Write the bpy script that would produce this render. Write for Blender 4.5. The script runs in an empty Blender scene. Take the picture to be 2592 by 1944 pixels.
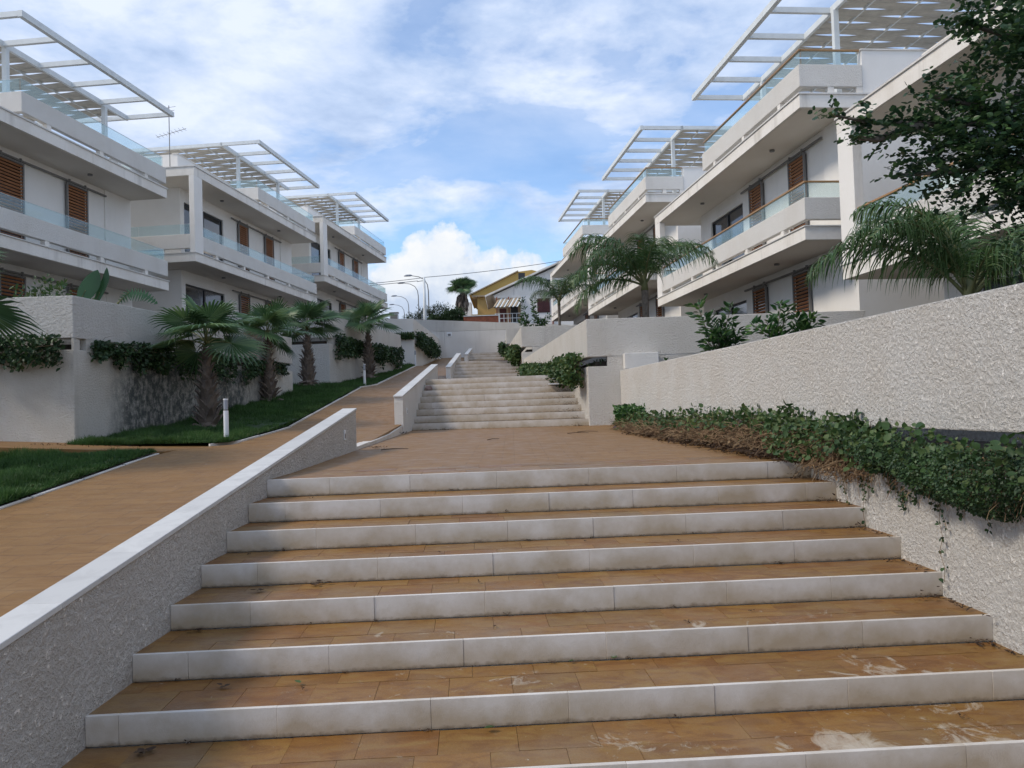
import bpy, math, random
import numpy as np
from mathutils import Vector, Matrix, noise
random.seed(7); rng = np.random.default_rng(7)
S = bpy.context.scene
COL = S.collection
R = math.radians
# ---------------------------------------------------------------- camera
cam_data = bpy.data.cameras.new('camera'); cam = bpy.data.objects.new('camera', cam_data); COL.objects.link(cam)
cam_data.sensor_width = 36; cam_data.lens = 29.13; cam_data.clip_end = 3000; cam_data.clip_start = 0.05
_p = R(1.7); _r = R(1.85)
_F = Vector((0, math.cos(_p), math.sin(_p))); _R0 = Vector((1, 0, 0)); _U0 = _R0.cross(_F)
_Rv = _R0*math.cos(_r) - _U0*math.sin(_r); _Uv = _U0*math.cos(_r) + _R0*math.sin(_r)
cam.matrix_world = Matrix(((_Rv.x, _Uv.x, -_F.x, 0), (_Rv.y, _Uv.y, -_F.y, 0), (_Rv.z, _Uv.z, -_F.z, 1.6), (0, 0, 0, 1)))
S.camera = cam
# ---------------------------------------------------------------- sky and sun
SUN_EL, SUN_AZ = 42, -106          # azimuth clockwise from +Y
W = bpy.data.worlds.new('World'); S.world = W; W.use_nodes = True
def nodes_of(nt):
    nt.nodes.clear()
    def N(t, **k):
        n = nt.nodes.new(t)
        for a, b in k.items():
            if a == 'inp':
                for i, v in b.items(): n.inputs[i].default_value = v
            else: setattr(n, a, b)
        return n
    return N, nt.links.new
def build_world():
    N, L = nodes_of(W.node_tree)
    def M(op, a, b=None, c=None):
        n = N('ShaderNodeMath', operation=op)
        for i, v in enumerate((a, b, c)):
            if v is None: continue
            if isinstance(v, (int, float)): n.inputs[i].default_value = v
            else: L(v, n.inputs[i])
        return n.outputs[0]
    def ramp(v, pts):
        r = N('ShaderNodeValToRGB'); e = r.color_ramp.elements
        while len(e) < len(pts): e.new(.5)
        for q, (x, c) in zip(e, pts):
            q.position = x; q.color = (*c, 1) if isinstance(c, tuple) else (c, c, c, 1)
        L(v, r.inputs[0]); return r.outputs[0]
    def mix(f, a, b):
        m = N('ShaderNodeMix', data_type='RGBA'); L(f, m.inputs[0])
        for s, v in ((6, a), (7, b)):
            if isinstance(v, tuple): m.inputs[s].default_value = (*v, 1)
            else: L(v, m.inputs[s])
        return m.outputs[2]
    sky = N('ShaderNodeTexSky', sky_type='NISHITA'); sky.sun_disc = False
    sky.sun_elevation = R(SUN_EL); sky.sun_rotation = R(SUN_AZ); sky.air_density = 1.0; sky.dust_density = .15; sky.ozone_density = 5.
    bgs = N('ShaderNodeBackground', inp={1: .125}); L(sky.outputs[0], bgs.inputs[0])
    tc = N('ShaderNodeTexCoord'); sp = N('ShaderNodeSeparateXYZ'); L(tc.outputs['Generated'], sp.inputs[0])
    X, Y, Z = sp.outputs
    zz = M('MAXIMUM', Z, 0.0); zd = M('ADD', zz, .16)
    cmb = N('ShaderNodeCombineXYZ'); L(M('DIVIDE', X, zd), cmb.inputs[0]); L(M('DIVIDE', Y, zd), cmb.inputs[1])
    def fbm(vec, scale, detail=6, rough=.55, off=(0, 0, 0), dist=0.):
        mp = N('ShaderNodeMapping'); mp.inputs['Location'].default_value = off; L(vec, mp.inputs[0])
        n = N('ShaderNodeTexNoise', inp={'Scale': scale, 'Detail': detail, 'Roughness': rough, 'Distortion': dist}); L(mp.outputs[0], n.inputs['Vector'])
        return n.outputs[0]
    P = cmb.outputs[0]
    big = fbm(P, .8, 3, .5, (3.1, 1.7, 0)); fine = fbm(P, 2.6, 9, .56, (9.3, 4.2, 1), .2); soft = fbm(P, .9, 4, .5, (5.5, 8.1, 2))
    dens = M('ADD', M('MULTIPLY', big, .45), M('MULTIPLY', fine, .75))
    # local thinning where blue shows: high centre-left to centre, and right of the cumulus
    cover = ramp(dens, [(.47, 0.), (.53, .62), (.59, 1.)])
    veil = ramp(soft, [(.38, .0), (.62, .5)])
    cover = M('MAXIMUM', cover, veil)
    tone = fbm(P, 1.9, 8, .6, (1.3, 6.6, 4), .2)
    ccol = ramp(tone, [(.32, (.20, .28, .44)), (.46, (.33, .41, .56)), (.60, (.49, .54, .64))])
    # cumulus bank low over the end of the street, in azimuth / elevation
    az = M('ARCTAN2', X, Y); el = M('ARCSINE', Z)
    cv = N('ShaderNodeCombineXYZ'); L(az, cv.inputs[0]); L(el, cv.inputs[1])
    puff = fbm(cv.outputs[0], 13, 8, .6, (2.2, .4, 0)); puff2 = fbm(cv.outputs[0], 38, 5, .6, (.2, 5.4, 0))
    pv = M('ADD', M('MULTIPLY', M('SUBTRACT', puff, .5), .85), M('MULTIPLY', M('SUBTRACT', puff2, .5), .22))
    def blob(a0, e0, ra, re):
        da = M('DIVIDE', M('SUBTRACT', az, R(a0)), R(ra)); de = M('DIVIDE', M('SUBTRACT', el, R(e0)), R(re))
        d = M('SQRT', M('ADD', M('MULTIPLY', da, da), M('MULTIPLY', de, de)))
        return M('SUBTRACT', 1.0, d)
    cu = blob(-4.6, 5.5, 3.8, 7.6)
    for b in ((-7.4, 4.5, 4.2, 6.2), (-1.4, 4.5, 3.6, 6.4), (1.4, 4.0, 3.4, 6.9), (5, 2.5, 5, 5.5), (-14, 2, 8, 7), (13, 1, 9, 5)): cu = M('MAXIMUM', cu, blob(*b))
    cum = ramp(M('ADD', cu, pv), [(.0, 0.), (.05, .6), (.14, 1.)])
    shade = M('ADD', M('MULTIPLY', el, 4.6), M('MULTIPLY', M('SUBTRACT', puff, .5), 1.5))
    cucol = ramp(shade, [(.20, (.28, .34, .45)), (.56, (.35, .41, .51)), (.80, (.50, .53, .57)), (1., (.56, .57, .58))])
    # clear band of blue just above the bank
    band = ramp(M('ADD', blob(-2, 10, 13, 5.5), M('MULTIPLY', M('SUBTRACT', puff, .5), 1.3)), [(.05, 0.), (.55, .75)])
    cover = M('MULTIPLY', cover, M('SUBTRACT', 1.0, band))
    tot = M('MAXIMUM', cover, cum)
    col = mix(cum, ccol, cucol)
    bgc = N('ShaderNodeBackground', inp={1: 1.0}); L(col, bgc.inputs[0])
    ms = N('ShaderNodeMixShader'); L(tot, ms.inputs[0]); L(bgs.outputs[0], ms.inputs[1]); L(bgc.outputs[0], ms.inputs[2])
    out = N('ShaderNodeOutputWorld'); L(ms.outputs[0], out.inputs[0])
build_world()
sd = bpy.data.lights.new('sun', 'SUN'); sd.energy = 1.5; sd.angle = R(12); sd.color = (1, .90, .76)
sun = bpy.data.objects.new('sun', sd); COL.objects.link(sun)
_sv = Vector((math.sin(R(SUN_AZ))*math.cos(R(SUN_EL)), math.cos(R(SUN_AZ))*math.cos(R(SUN_EL)), math.sin(R(SUN_EL))))
sun.rotation_euler = _sv.to_track_quat('Z', 'Y').to_euler()
S.view_settings.view_transform = 'Standard'; S.view_settings.look = 'None'; S.view_settings.exposure = 0.78; S.view_settings.gamma = 1
S.view_settings.use_curve_mapping = False
S.cycles.max_bounces = 6; S.cycles.transparent_max_bounces = 12
# ---------------------------------------------------------------- materials
class Mat:
    def __init__(s, name):
        s.m = bpy.data.materials.new(name); s.m.use_nodes = True; s.nt = s.m.node_tree
        s.N, s.L = nodes_of(s.nt)
        s.b = s.N('ShaderNodeBsdfPrincipled'); s.out = s.N('ShaderNodeOutputMaterial'); s.L(s.b.outputs[0], s.out.inputs[0])
        s.tc = s.N('ShaderNodeTexCoord'); s.geo = s.N('ShaderNodeNewGeometry')
        s.obj = s.tc.outputs['Object']; s.pos = s.geo.outputs['Position']
    def math(s, op, a, b=None, c=None):
        n = s.N('ShaderNodeMath', operation=op)
        for i, v in enumerate((a, b, c)):
            if v is None: continue
            if isinstance(v, (int, float)): n.inputs[i].default_value = v
            else: s.L(v, n.inputs[i])
        return n.outputs[0]
    def noise(s, scale, detail=5, rough=.55, vec=None, stretch=None, dist=0.):
        v = vec if vec is not None else s.pos
        if stretch:
            mp = s.N('ShaderNodeMapping'); mp.inputs['Scale'].default_value = stretch; s.L(v, mp.inputs[0]); v = mp.outputs[0]
        n = s.N('ShaderNodeTexNoise', inp={'Scale': scale, 'Detail': detail, 'Roughness': rough, 'Distortion': dist}); s.L(v, n.inputs['Vector'])
        return n.outputs[0]
    def ramp(s, v, pts):
        r = s.N('ShaderNodeValToRGB'); e = r.color_ramp.elements
        while len(e) < len(pts): e.new(.5)
        for q, (x, c) in zip(e, pts):
            q.position = x; q.color = (*c, 1) if isinstance(c, tuple) else (c, c, c, 1)
        s.L(v, r.inputs[0]); return r.outputs[0]
    def mix(s, f, a, b, mode='MIX'):
        m = s.N('ShaderNodeMix', data_type='RGBA', blend_type=mode)
        for i, v in ((0, f), (6, a), (7, b)):
            if isinstance(v, (int, float)): m.inputs[i].default_value = v
            elif isinstance(v, tuple): m.inputs[i].default_value = (*v, 1)
            else: s.L(v, m.inputs[i])
        return m.outputs[2]
    def base(s, v, rough=.8, spec=.3):
        if isinstance(v, tuple): s.b.inputs['Base Color'].default_value = (*v, 1)
        else: s.L(v, s.b.inputs['Base Color'])
        if isinstance(rough, (int, float)): s.b.inputs['Roughness'].default_value = rough
        else: s.L(rough, s.b.inputs['Roughness'])
        s.b.inputs['Specular IOR Level'].default_value = spec
    def bump(s, h, dist=.01, strength=1.):
        n = s.N('ShaderNodeBump', inp={'Strength': strength, 'Distance': dist}); s.L(h, n.inputs['Height']); s.L(n.outputs[0], s.b.inputs['Normal'])
    def rnd(s):
        return s.N('ShaderNodeObjectInfo').outputs['Random']
    def island(s):
        return s.geo.outputs['Random Per Island']

def mat_stucco(name, col, dirt, scale=38, depth=.012, streak=.25):
    m = Mat(name)
    sp = m.N('ShaderNodeSeparateXYZ'); m.L(m.pos, sp.inputs[0])
    n1 = m.noise(.9, 6, .6); n2 = m.noise(2.2, 5, .6, stretch=(1, 1, .12)); n3 = m.noise(14, 4, .6)
    c = m.mix(m.ramp(n1, [(.42, 0.), (.72, .55)]), col, dirt)
    c = m.mix(m.math('MULTIPLY', m.ramp(n2, [(.55, 0.), (.75, 1.)]), streak), c, tuple(x*.55 for x in dirt))
    c = m.mix(m.math('MULTIPLY', m.ramp(n3, [(.5, 0.), (.7, 1.)]), .15), c, dirt)
    m.base(c, .92, .2)
    a = m.noise(scale, 6, .68); b = m.noise(scale*3.5, 3, .6)
    h = m.math('ADD', m.ramp(a, [(.30, 0.), (.72, 1.)]), m.math('MULTIPLY', b, .7))
    m.bump(h, depth*1.7); return m.m
M = {}
M['stucco'] = mat_stucco('rough_white_render', (.82, .79, .74), (.68, .63, .55), 30, .02, .12)
M['stucco_cool'] = mat_stucco('pale_grey_render', (.76, .735, .69), (.60, .56, .50), 26, .02, .25)
M['render_fine'] = mat_stucco('fine_facade_render', (.82, .79, .74), (.72, .67, .60), 34, .011, .12)
M['facade'] = mat_stucco('smooth_facade_paint', (.83, .80, .755), (.75, .71, .65), 90, .002, .10)
M['slab_edge'] = mat_stucco('painted_slab_edge', (.82, .78, .72), (.62, .56, .48), 90, .002, .5)
M['soffit'] = mat_stucco('painted_soffit', (.76, .705, .63), (.70, .64, .56), 50, .002, 0.)
M['concrete'] = mat_stucco('pale_concrete', (.72, .70, .665), (.62, .59, .54), 60, .004, .25)
def mat_mould():
    m = Mat('mouldy_render')
    sp = m.N('ShaderNodeSeparateXYZ'); m.L(m.pos, sp.inputs[0])
    c = m.mix(m.ramp(m.noise(1.1, 6, .6), [(.4, 0.), (.7, .6)]), (.72, .69, .63), (.55, .50, .42))
    g = m.noise(.55, 4, .6, stretch=(1, 1, .5)); k = m.noise(9, 8, .78, stretch=(1, 1, .8))
    # mould in the damp stretch of the wall between the first palms
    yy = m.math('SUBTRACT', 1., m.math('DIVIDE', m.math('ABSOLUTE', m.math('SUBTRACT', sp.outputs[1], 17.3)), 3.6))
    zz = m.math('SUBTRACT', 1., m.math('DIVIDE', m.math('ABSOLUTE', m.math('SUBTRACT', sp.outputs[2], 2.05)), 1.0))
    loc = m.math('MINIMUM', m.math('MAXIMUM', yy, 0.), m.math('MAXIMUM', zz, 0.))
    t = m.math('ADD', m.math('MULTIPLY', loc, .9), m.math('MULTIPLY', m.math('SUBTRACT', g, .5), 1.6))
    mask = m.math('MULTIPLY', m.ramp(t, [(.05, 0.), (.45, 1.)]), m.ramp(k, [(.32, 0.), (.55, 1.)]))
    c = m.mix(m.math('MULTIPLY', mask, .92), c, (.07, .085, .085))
    s2 = m.ramp(m.noise(3, 5, .6, stretch=(1, 1, .07)), [(.55, 0.), (.75, .28)])
    c = m.mix(s2, c, (.24, .24, .22))
    m.base(c, .92, .2)
    h = m.math('ADD', m.ramp(m.noise(36, 5, .68), [(.30, 0.), (.72, 1.)]), m.math('MULTIPLY', m.noise(110, 3), .6)); m.bump(h, .022); return m.m
M['mould'] = mat_mould()
def mat_foot(name, col, foot):
    """near walls: rough render with rusty splash marks low down and dark pin holes"""
    m = Mat(name)
    c = m.mix(m.ramp(m.noise(1.6, 6, .65), [(.40, 0.), (.74, .8)]), col, foot)
    pin = m.ramp(m.noise(34, 5, .66), [(.33, .55), (.42, 0.)]); c = m.mix(pin, c, tuple(x*.42 for x in foot))
    c = m.mix(m.ramp(m.noise(7, 5, .65), [(.52, 0.), (.75, .4)]), c, foot)
    m.base(c, .93, .2)
    a = m.noise(34, 5, .66); h = m.math('ADD', m.ramp(a, [(.36, 0.), (.62, 1.)]), m.math('MULTIPLY', m.noise(120, 3, .6), .5)); m.bump(h, .026); return m.m
M['stucco_near'] = mat_foot('coarse_white_render', (.88, .85, .80), (.80, .74, .66))
M['stucco_low'] = mat_foot('coarse_grey_render', (.88, .82, .745), (.74, .66, .565))
def mat_riser():
    m = Mat('cream_limestone'); r = m.rnd()
    sp = m.N('ShaderNodeSeparateXYZ'); m.L(m.obj, sp.inputs[0])
    off = m.N('ShaderNodeVectorMath', operation='ADD'); m.L(m.pos, off.inputs[0]); m.L(r, off.inputs[1])
    n = m.noise(2.6, 6, .62, vec=off.outputs[0]); n2 = m.noise(9, 6, .65)
    c = m.mix(r, (.62, .585, .54), (.67, .63, .585))
    c = m.mix(m.ramp(r, [(.7, 0.), (.95, .35)]), c, (.46, .39, .30)); c = m.mix(m.ramp(n, [(.44, 0.), (.76, .6)]), c, (.43, .365, .275))
    low = m.math('SUBTRACT', 1., m.math('DIVIDE', sp.outputs[2], .15))  # weights foot dirt, deepened to paint in the shadow line between steps
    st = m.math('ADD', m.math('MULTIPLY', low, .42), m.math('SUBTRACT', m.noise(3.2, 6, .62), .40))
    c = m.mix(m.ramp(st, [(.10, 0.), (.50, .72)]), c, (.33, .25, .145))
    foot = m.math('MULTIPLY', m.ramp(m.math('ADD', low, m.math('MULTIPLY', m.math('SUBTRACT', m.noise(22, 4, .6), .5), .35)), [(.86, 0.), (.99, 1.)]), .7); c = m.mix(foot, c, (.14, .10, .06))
    c = m.mix(m.ramp(n2, [(.60, 0.), (.72, .3)]), c, (.42, .40, .38))
    m.base(c, m.ramp(n2, [(.3, .5), (.7, .75)]), .4); m.bump(m.noise(120, 4, .6), .0012); return m.m
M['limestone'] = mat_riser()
def mat_cap():
    m = Mat('white_marble_cap'); r = m.rnd()
    c = m.mix(r, (.52, .51, .49), (.60, .59, .565))
    c = m.mix(m.ramp(m.noise(5, 7, .65, dist=.6), [(.48, 0.), (.66, .5)]), c, (.42, .41, .395))
    m.base(c, .55, .4); m.bump(m.noise(150, 3), .001); return m.m
M['cap'] = mat_cap()
def spill(m, c, lim=True):
    """dried plaster and lime spilled on the paving, thickest low on the right"""
    sp = m.N('ShaderNodeSeparateXYZ'); m.L(m.pos, sp.inputs[0]); x, y, z = sp.outputs
    def near(cx, cy, rx, ry, amp):
        dx = m.math('DIVIDE', m.math('SUBTRACT', x, cx), rx); dy = m.math('DIVIDE', m.math('SUBTRACT', y, cy), ry)
        d = m.math('SQRT', m.math('ADD', m.math('MULTIPLY', dx, dx), m.math('MULTIPLY', dy, dy)))
        return m.math('MULTIPLY', m.math('MAXIMUM', m.math('SUBTRACT', 1., d), 0.), amp)
    w = near(1.52, 3.84, .50, .36, .36)
    for a in ((2.15, 3.9, .75, .6, .24), (2.0, 4.4, 1.0, .5, .17), (.5, 3.9, 1.4, .4, .12), (1.4, 5., 1.6, 1.2, .09), (-.2, 4.4, 1.6, 2., .08)): w = m.math('MAXIMUM', w, near(*a))
    n = m.noise(6.5, 8, .68, stretch=(1, .8, 1), dist=1.2); n2 = m.noise(1.4, 3, .5)
    t = m.math('ADD', m.math('ADD', n, w), m.math('MULTIPLY', m.math('SUBTRACT', n2, .5), .28))
    k = m.ramp(t, [(.68, 0.), (.76, .5), (.92, .85)])
    dots = m.ramp(m.noise(34, 3, .5), [(.73, 0.), (.76, .8)])
    k = m.math('MAXIMUM', k, dots)
    return m.mix(k, c, (.50, .44, .35)), k
def mat_tile():
    m = Mat('golden_sandstone_tile'); r = m.rnd()
    off = m.N('ShaderNodeVectorMath', operation='SCALE'); m.L(m.N('ShaderNodeCombineXYZ').outputs[0], off.inputs[0])
    cc = m.N('ShaderNodeCombineXYZ'); m.L(m.math('MULTIPLY', r, 37.), cc.inputs[0]); m.L(m.math('MULTIPLY', r, 91.), cc.inputs[2])
    v = m.N('ShaderNodeVectorMath', operation='ADD'); m.L(m.pos, v.inputs[0]); m.L(cc.outputs[0], v.inputs[1])
    c = m.ramp(r, [(0., (.205, .088, .019)), (.25, (.240, .118, .025)), (.5, (.195, .103, .028)), (.72, (.250, .126, .030)), (.9, (.215, .098, .028)), (1., (.180, .104, .038))])
    band = m.noise(3.2, 5, .6, vec=v.outputs[0], stretch=(1, 2.2, 1), dist=1.4)
    c = m.mix(m.ramp(band, [(.40, .6), (.52, 0.)]), c, (.145, .058, .015))
    c = m.mix(m.ramp(band, [(.56, 0.), (.66, .55)]), c, (.26, .155, .04))
    c = m.mix(m.ramp(m.noise(2, 5, .6), [(.45, 0.), (.75, .5)]), c, (.26, .19, .12))
    c, k = spill(m, c)
    m.base(c, m.math('ADD', m.ramp(m.noise(9, 5), [(.3, .38), (.7, .62)]), m.math('MULTIPLY', k, .3)), .45)
    m.bump(m.math('ADD', m.noise(60, 5, .65), m.math('MULTIPLY', k, .8)), .003); return m.m
M['tile'] = mat_tile()
def mat_paving(name, sx=.36, sy=.30):
    m = Mat(name)
    br = m.N('ShaderNodeTexBrick', offset=.37, squash=1.); br.inputs['Scale'].default_value = 1.; br.inputs['Brick Width'].default_value = sx; br.inputs['Row Height'].default_value = sy
    br.inputs['Mortar Size'].default_value = .004; br.inputs['Mortar Smooth'].default_value = .2; br.inputs['Bias'].default_value = 0.
    br.inputs['Color1'].default_value = (.215, .113, .034, 1); br.inputs['Color2'].default_value = (.25, .134, .044, 1); br.inputs['Mortar'].default_value = (.15, .085, .045, 1)
    m.L(m.pos, br.inputs['Vector'])
    c = m.mix(m.ramp(m.noise(1.1, 6, .6, stretch=(1, 2, 1)), [(.38, 0.), (.7, .7)]), br.outputs['Color'], (.245, .133, .044))
    c = m.mix(m.ramp(m.noise(4, 7, .65, stretch=(.7, 2.5, 1), dist=.8), [(.44, 0.), (.7, .6)]), c, (.155, .070, .020))
    c = m.mix(m.ramp(m.noise(2.6, 5, .6, stretch=(.5, 2.5, 1)), [(.55, 0.), (.75, .5)]), c, (.29, .18, .08))
    c = m.mix(m.ramp(m.noise(13, 6, .7, stretch=(.5, 1, 1)), [(.685, 0.), (.72, .7)]), c, (.66, .58, .48))
    m.base(c, m.ramp(m.noise(5, 5), [(.3, .45), (.7, .7)]), .4)
    m.bump(m.math('ADD', m.math('MULTIPLY', br.outputs['Fac'], -1.), m.math('MULTIPLY', m.noise(50, 4, .6), .5)), .004); return m.m
M['paving'] = mat_paving('worn_sandstone_paving')
def mat_plain(name, col, rough=.6, metal=0., var=.12, spec=.4, sc=4):
    m = Mat(name)
    c = m.mix(m.ramp(m.noise(sc, 5, .6), [(.35, 0.), (.7, 1.)]), col, tuple(x*(1-var) for x in col))
    m.base(c, rough, spec); m.b.inputs['Metallic'].default_value = metal; return m.m
M['steel_white'] = mat_plain('white_powder_coat', (.70, .73, .73), .45)
M['canvas'] = mat_plain('ecru_shade_canvas', (.55, .52, .46), .9, var=.2)
M['grey_metal'] = mat_plain('grey_metal', (.22, .21, .20), .5, .3)
M['rust'] = mat_plain('rusty_pipe', (.30, .10, .055), .8, var=.4)
M['dark'] = mat_plain('dark_frame', (.02, .022, .025), .4)
M['soil'] = mat_plain('dark_soil', (.055, .045, .035), .95, var=.5, sc=12)
M['lamp_glass'] = mat_plain('frosted_lamp_glass', (.32, .34, .38), .3)
M['bollard_white'] = mat_plain('white_bollard_paint', (.78, .79, .80), .4)
M['yellow_wall'] = mat_plain('ochre_paint', (.50, .335, .125), .85, var=.2, sc=.6)
M['yellow_roof'] = mat_plain('ochre_gable_paint', (.50, .33, .10), .85, var=.15, sc=.6)
M['tan'] = mat_plain('tan_paint', (.42, .33, .23), .85, var=.25)
M['shutter_red'] = mat_plain('dark_red_shutter_paint', (.085, .022, .022), .5, var=.3)
M['blue'] = mat_plain('blue_foil', (.01, .045, .42), .25, var=.2)
M['cable'] = mat_plain('cable_rubber', (.10, .10, .11), .6)
M['stone'] = mat_plain('pinkish_stone', (.34, .25, .22), .9, var=.4, sc=20)
def mat_wood(name, a, b, rough=.55):
    m = Mat(name); c = m.mix(m.ramp(m.noise(14, 5, .6, stretch=(.15, 1, 3)), [(.3, 0.), (.7, 1.)]), a, b)
    c = m.mix(m.math('MULTIPLY', m.rnd(), .35), c, tuple(x*.55 for x in a)); m.base(c, rough, .35); return m.m
M['slat'] = mat_wood('reddish_slat_wood', (.34, .145, .065), (.46, .21, .095))
M['rail_wood'] = mat_wood('handrail_teak', (.32, .17, .07), (.42, .25, .11), .4)
def mat_glass():
    m = bpy.data.materials.new('blue_tinted_safety_glass'); m.use_nodes = True; N, L = nodes_of(m.node_tree)
    t = N('ShaderNodeBsdfTransparent'); t.inputs[0].default_value = (.90, .965, .975, 1)
    g = N('ShaderNodeBsdfGlossy'); g.inputs[0].default_value = (.8, .93, 1, 1); g.inputs['Roughness'].default_value = .03
    d = N('ShaderNodeBsdfDiffuse'); d.inputs[0].default_value = (.55, .72, .76, 1)
    lw = N('ShaderNodeLayerWeight'); lw.inputs[0].default_value = .5; p4 = N('ShaderNodeMath', operation='POWER'); p4.inputs[1].default_value = 4.; L(lw.outputs['Facing'], p4.inputs[0]); fr = N('ShaderNodeMath', operation='MULTIPLY_ADD'); fr.inputs[1].default_value = .42; fr.inputs[2].default_value = .03; L(p4.outputs[0], fr.inputs[0])
    m1 = N('ShaderNodeMixShader'); L(fr.outputs[0], m1.inputs[0]); L(t.outputs[0], m1.inputs[1]); L(g.outputs[0], m1.inputs[2])
    m2 = N('ShaderNodeMixShader'); m2.inputs[0].default_value = .10; L(m1.outputs[0], m2.inputs[1]); L(d.outputs[0], m2.inputs[2])
    o = N('ShaderNodeOutputMaterial'); L(m2.outputs[0], o.inputs[0]); return m
M['glass'] = mat_glass()
def mat_pane():
    m = Mat('dark_window_glass'); c = m.mix(m.ramp(m.noise(.7, 2, .5), [(.42, 0.), (.58, 1.)]), (.008, .01, .013), (.06, .07, .085))
    m.base(c, .05, .9); return m.m
M['pane'] = mat_pane()
def mat_leaf(name, a, b, c3, rough=.45, trans=.25, patch=1.2):
    m = Mat(name); r = m.island()
    c = m.ramp(r, [(0., a), (.5, b), (1., c3)])
    c = m.mix(m.ramp(m.noise(patch, 3, .5), [(.35, .55), (.6, 0.)]), c, tuple(x*.55 for x in a))
    m.base(c, rough, .4)
    tr = m.N('ShaderNodeBsdfTranslucent'); m.L(c, tr.inputs[0]); ms = m.N('ShaderNodeMixShader'); ms.inputs[0].default_value = trans
    m.L(m.b.outputs[0], ms.inputs[1]); m.L(tr.outputs[0], ms.inputs[2]); m.L(ms.outputs[0], m.out.inputs[0]); return m.m
M['fan'] = mat_leaf('fan_palm_leaf', (.06, .125, .05), (.09, .17, .068), (.15, .235, .09), .4)
M['feather'] = mat_leaf('feather_palm_leaf', (.045, .10, .034), (.07, .145, .048), (.14, .20, .07), .42)
M['carob'] = mat_leaf('carob_leaf', (.020, .052, .026), (.045, .10, .040), (.11, .19, .06), .35, .3, 2.)
M['citrus'] = mat_leaf('citrus_leaf', (.028, .08, .024), (.05, .13, .038), (.13, .23, .06), .35, .2)
M['vine'] = mat_leaf('vine_leaf', (.034, .080, .024), (.062, .122, .036), (.14, .185, .06), .5, .3)
M['vine_dark'] = mat_leaf('small_creeper_leaf', (.022, .052, .020), (.040, .085, .03), (.075, .135, .042), .5, .2)
M['dry'] = mat_leaf('dry_stem', (.13, .075, .04), (.23, .145, .08), (.36, .26, .15), .9, .0, 3)
M['grass'] = mat_leaf('grass_blade', (.032, .085, .018), (.052, .125, .026), (.095, .18, .045), .6, .3)
M['hedge'] = mat_leaf('hedge_leaf', (.025, .055, .02), (.045, .085, .028), (.07, .12, .04), .6, .15)
M['olive'] = mat_leaf('olive_leaf', (.035, .055, .03), (.055, .08, .045), (.085, .11, .065), .6, .2)
M['banana'] = mat_leaf('banana_leaf', (.03, .085, .035), (.04, .11, .045), (.05, .13, .05), .35, .3)
M['litter'] = mat_leaf('dead_leaf', (.035, .02, .013), (.06, .035, .022), (.09, .055, .03), .9, .0)
M['boot'] = mat_leaf('palm_boot', (.055, .038, .03), (.15, .115, .092), (.46, .40, .34), .9, .0, 4)
M['petiole'] = mat_plain('palm_petiole', (.16, .17, .07), .6, var=.4)
M['bark'] = mat_plain('grey_bark', (.17, .145, .12), .95, var=.5, sc=14)
M['lawn'] = mat_plain('lawn_soil', (.03, .06, .018), .95, var=.5, sc=6)
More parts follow.
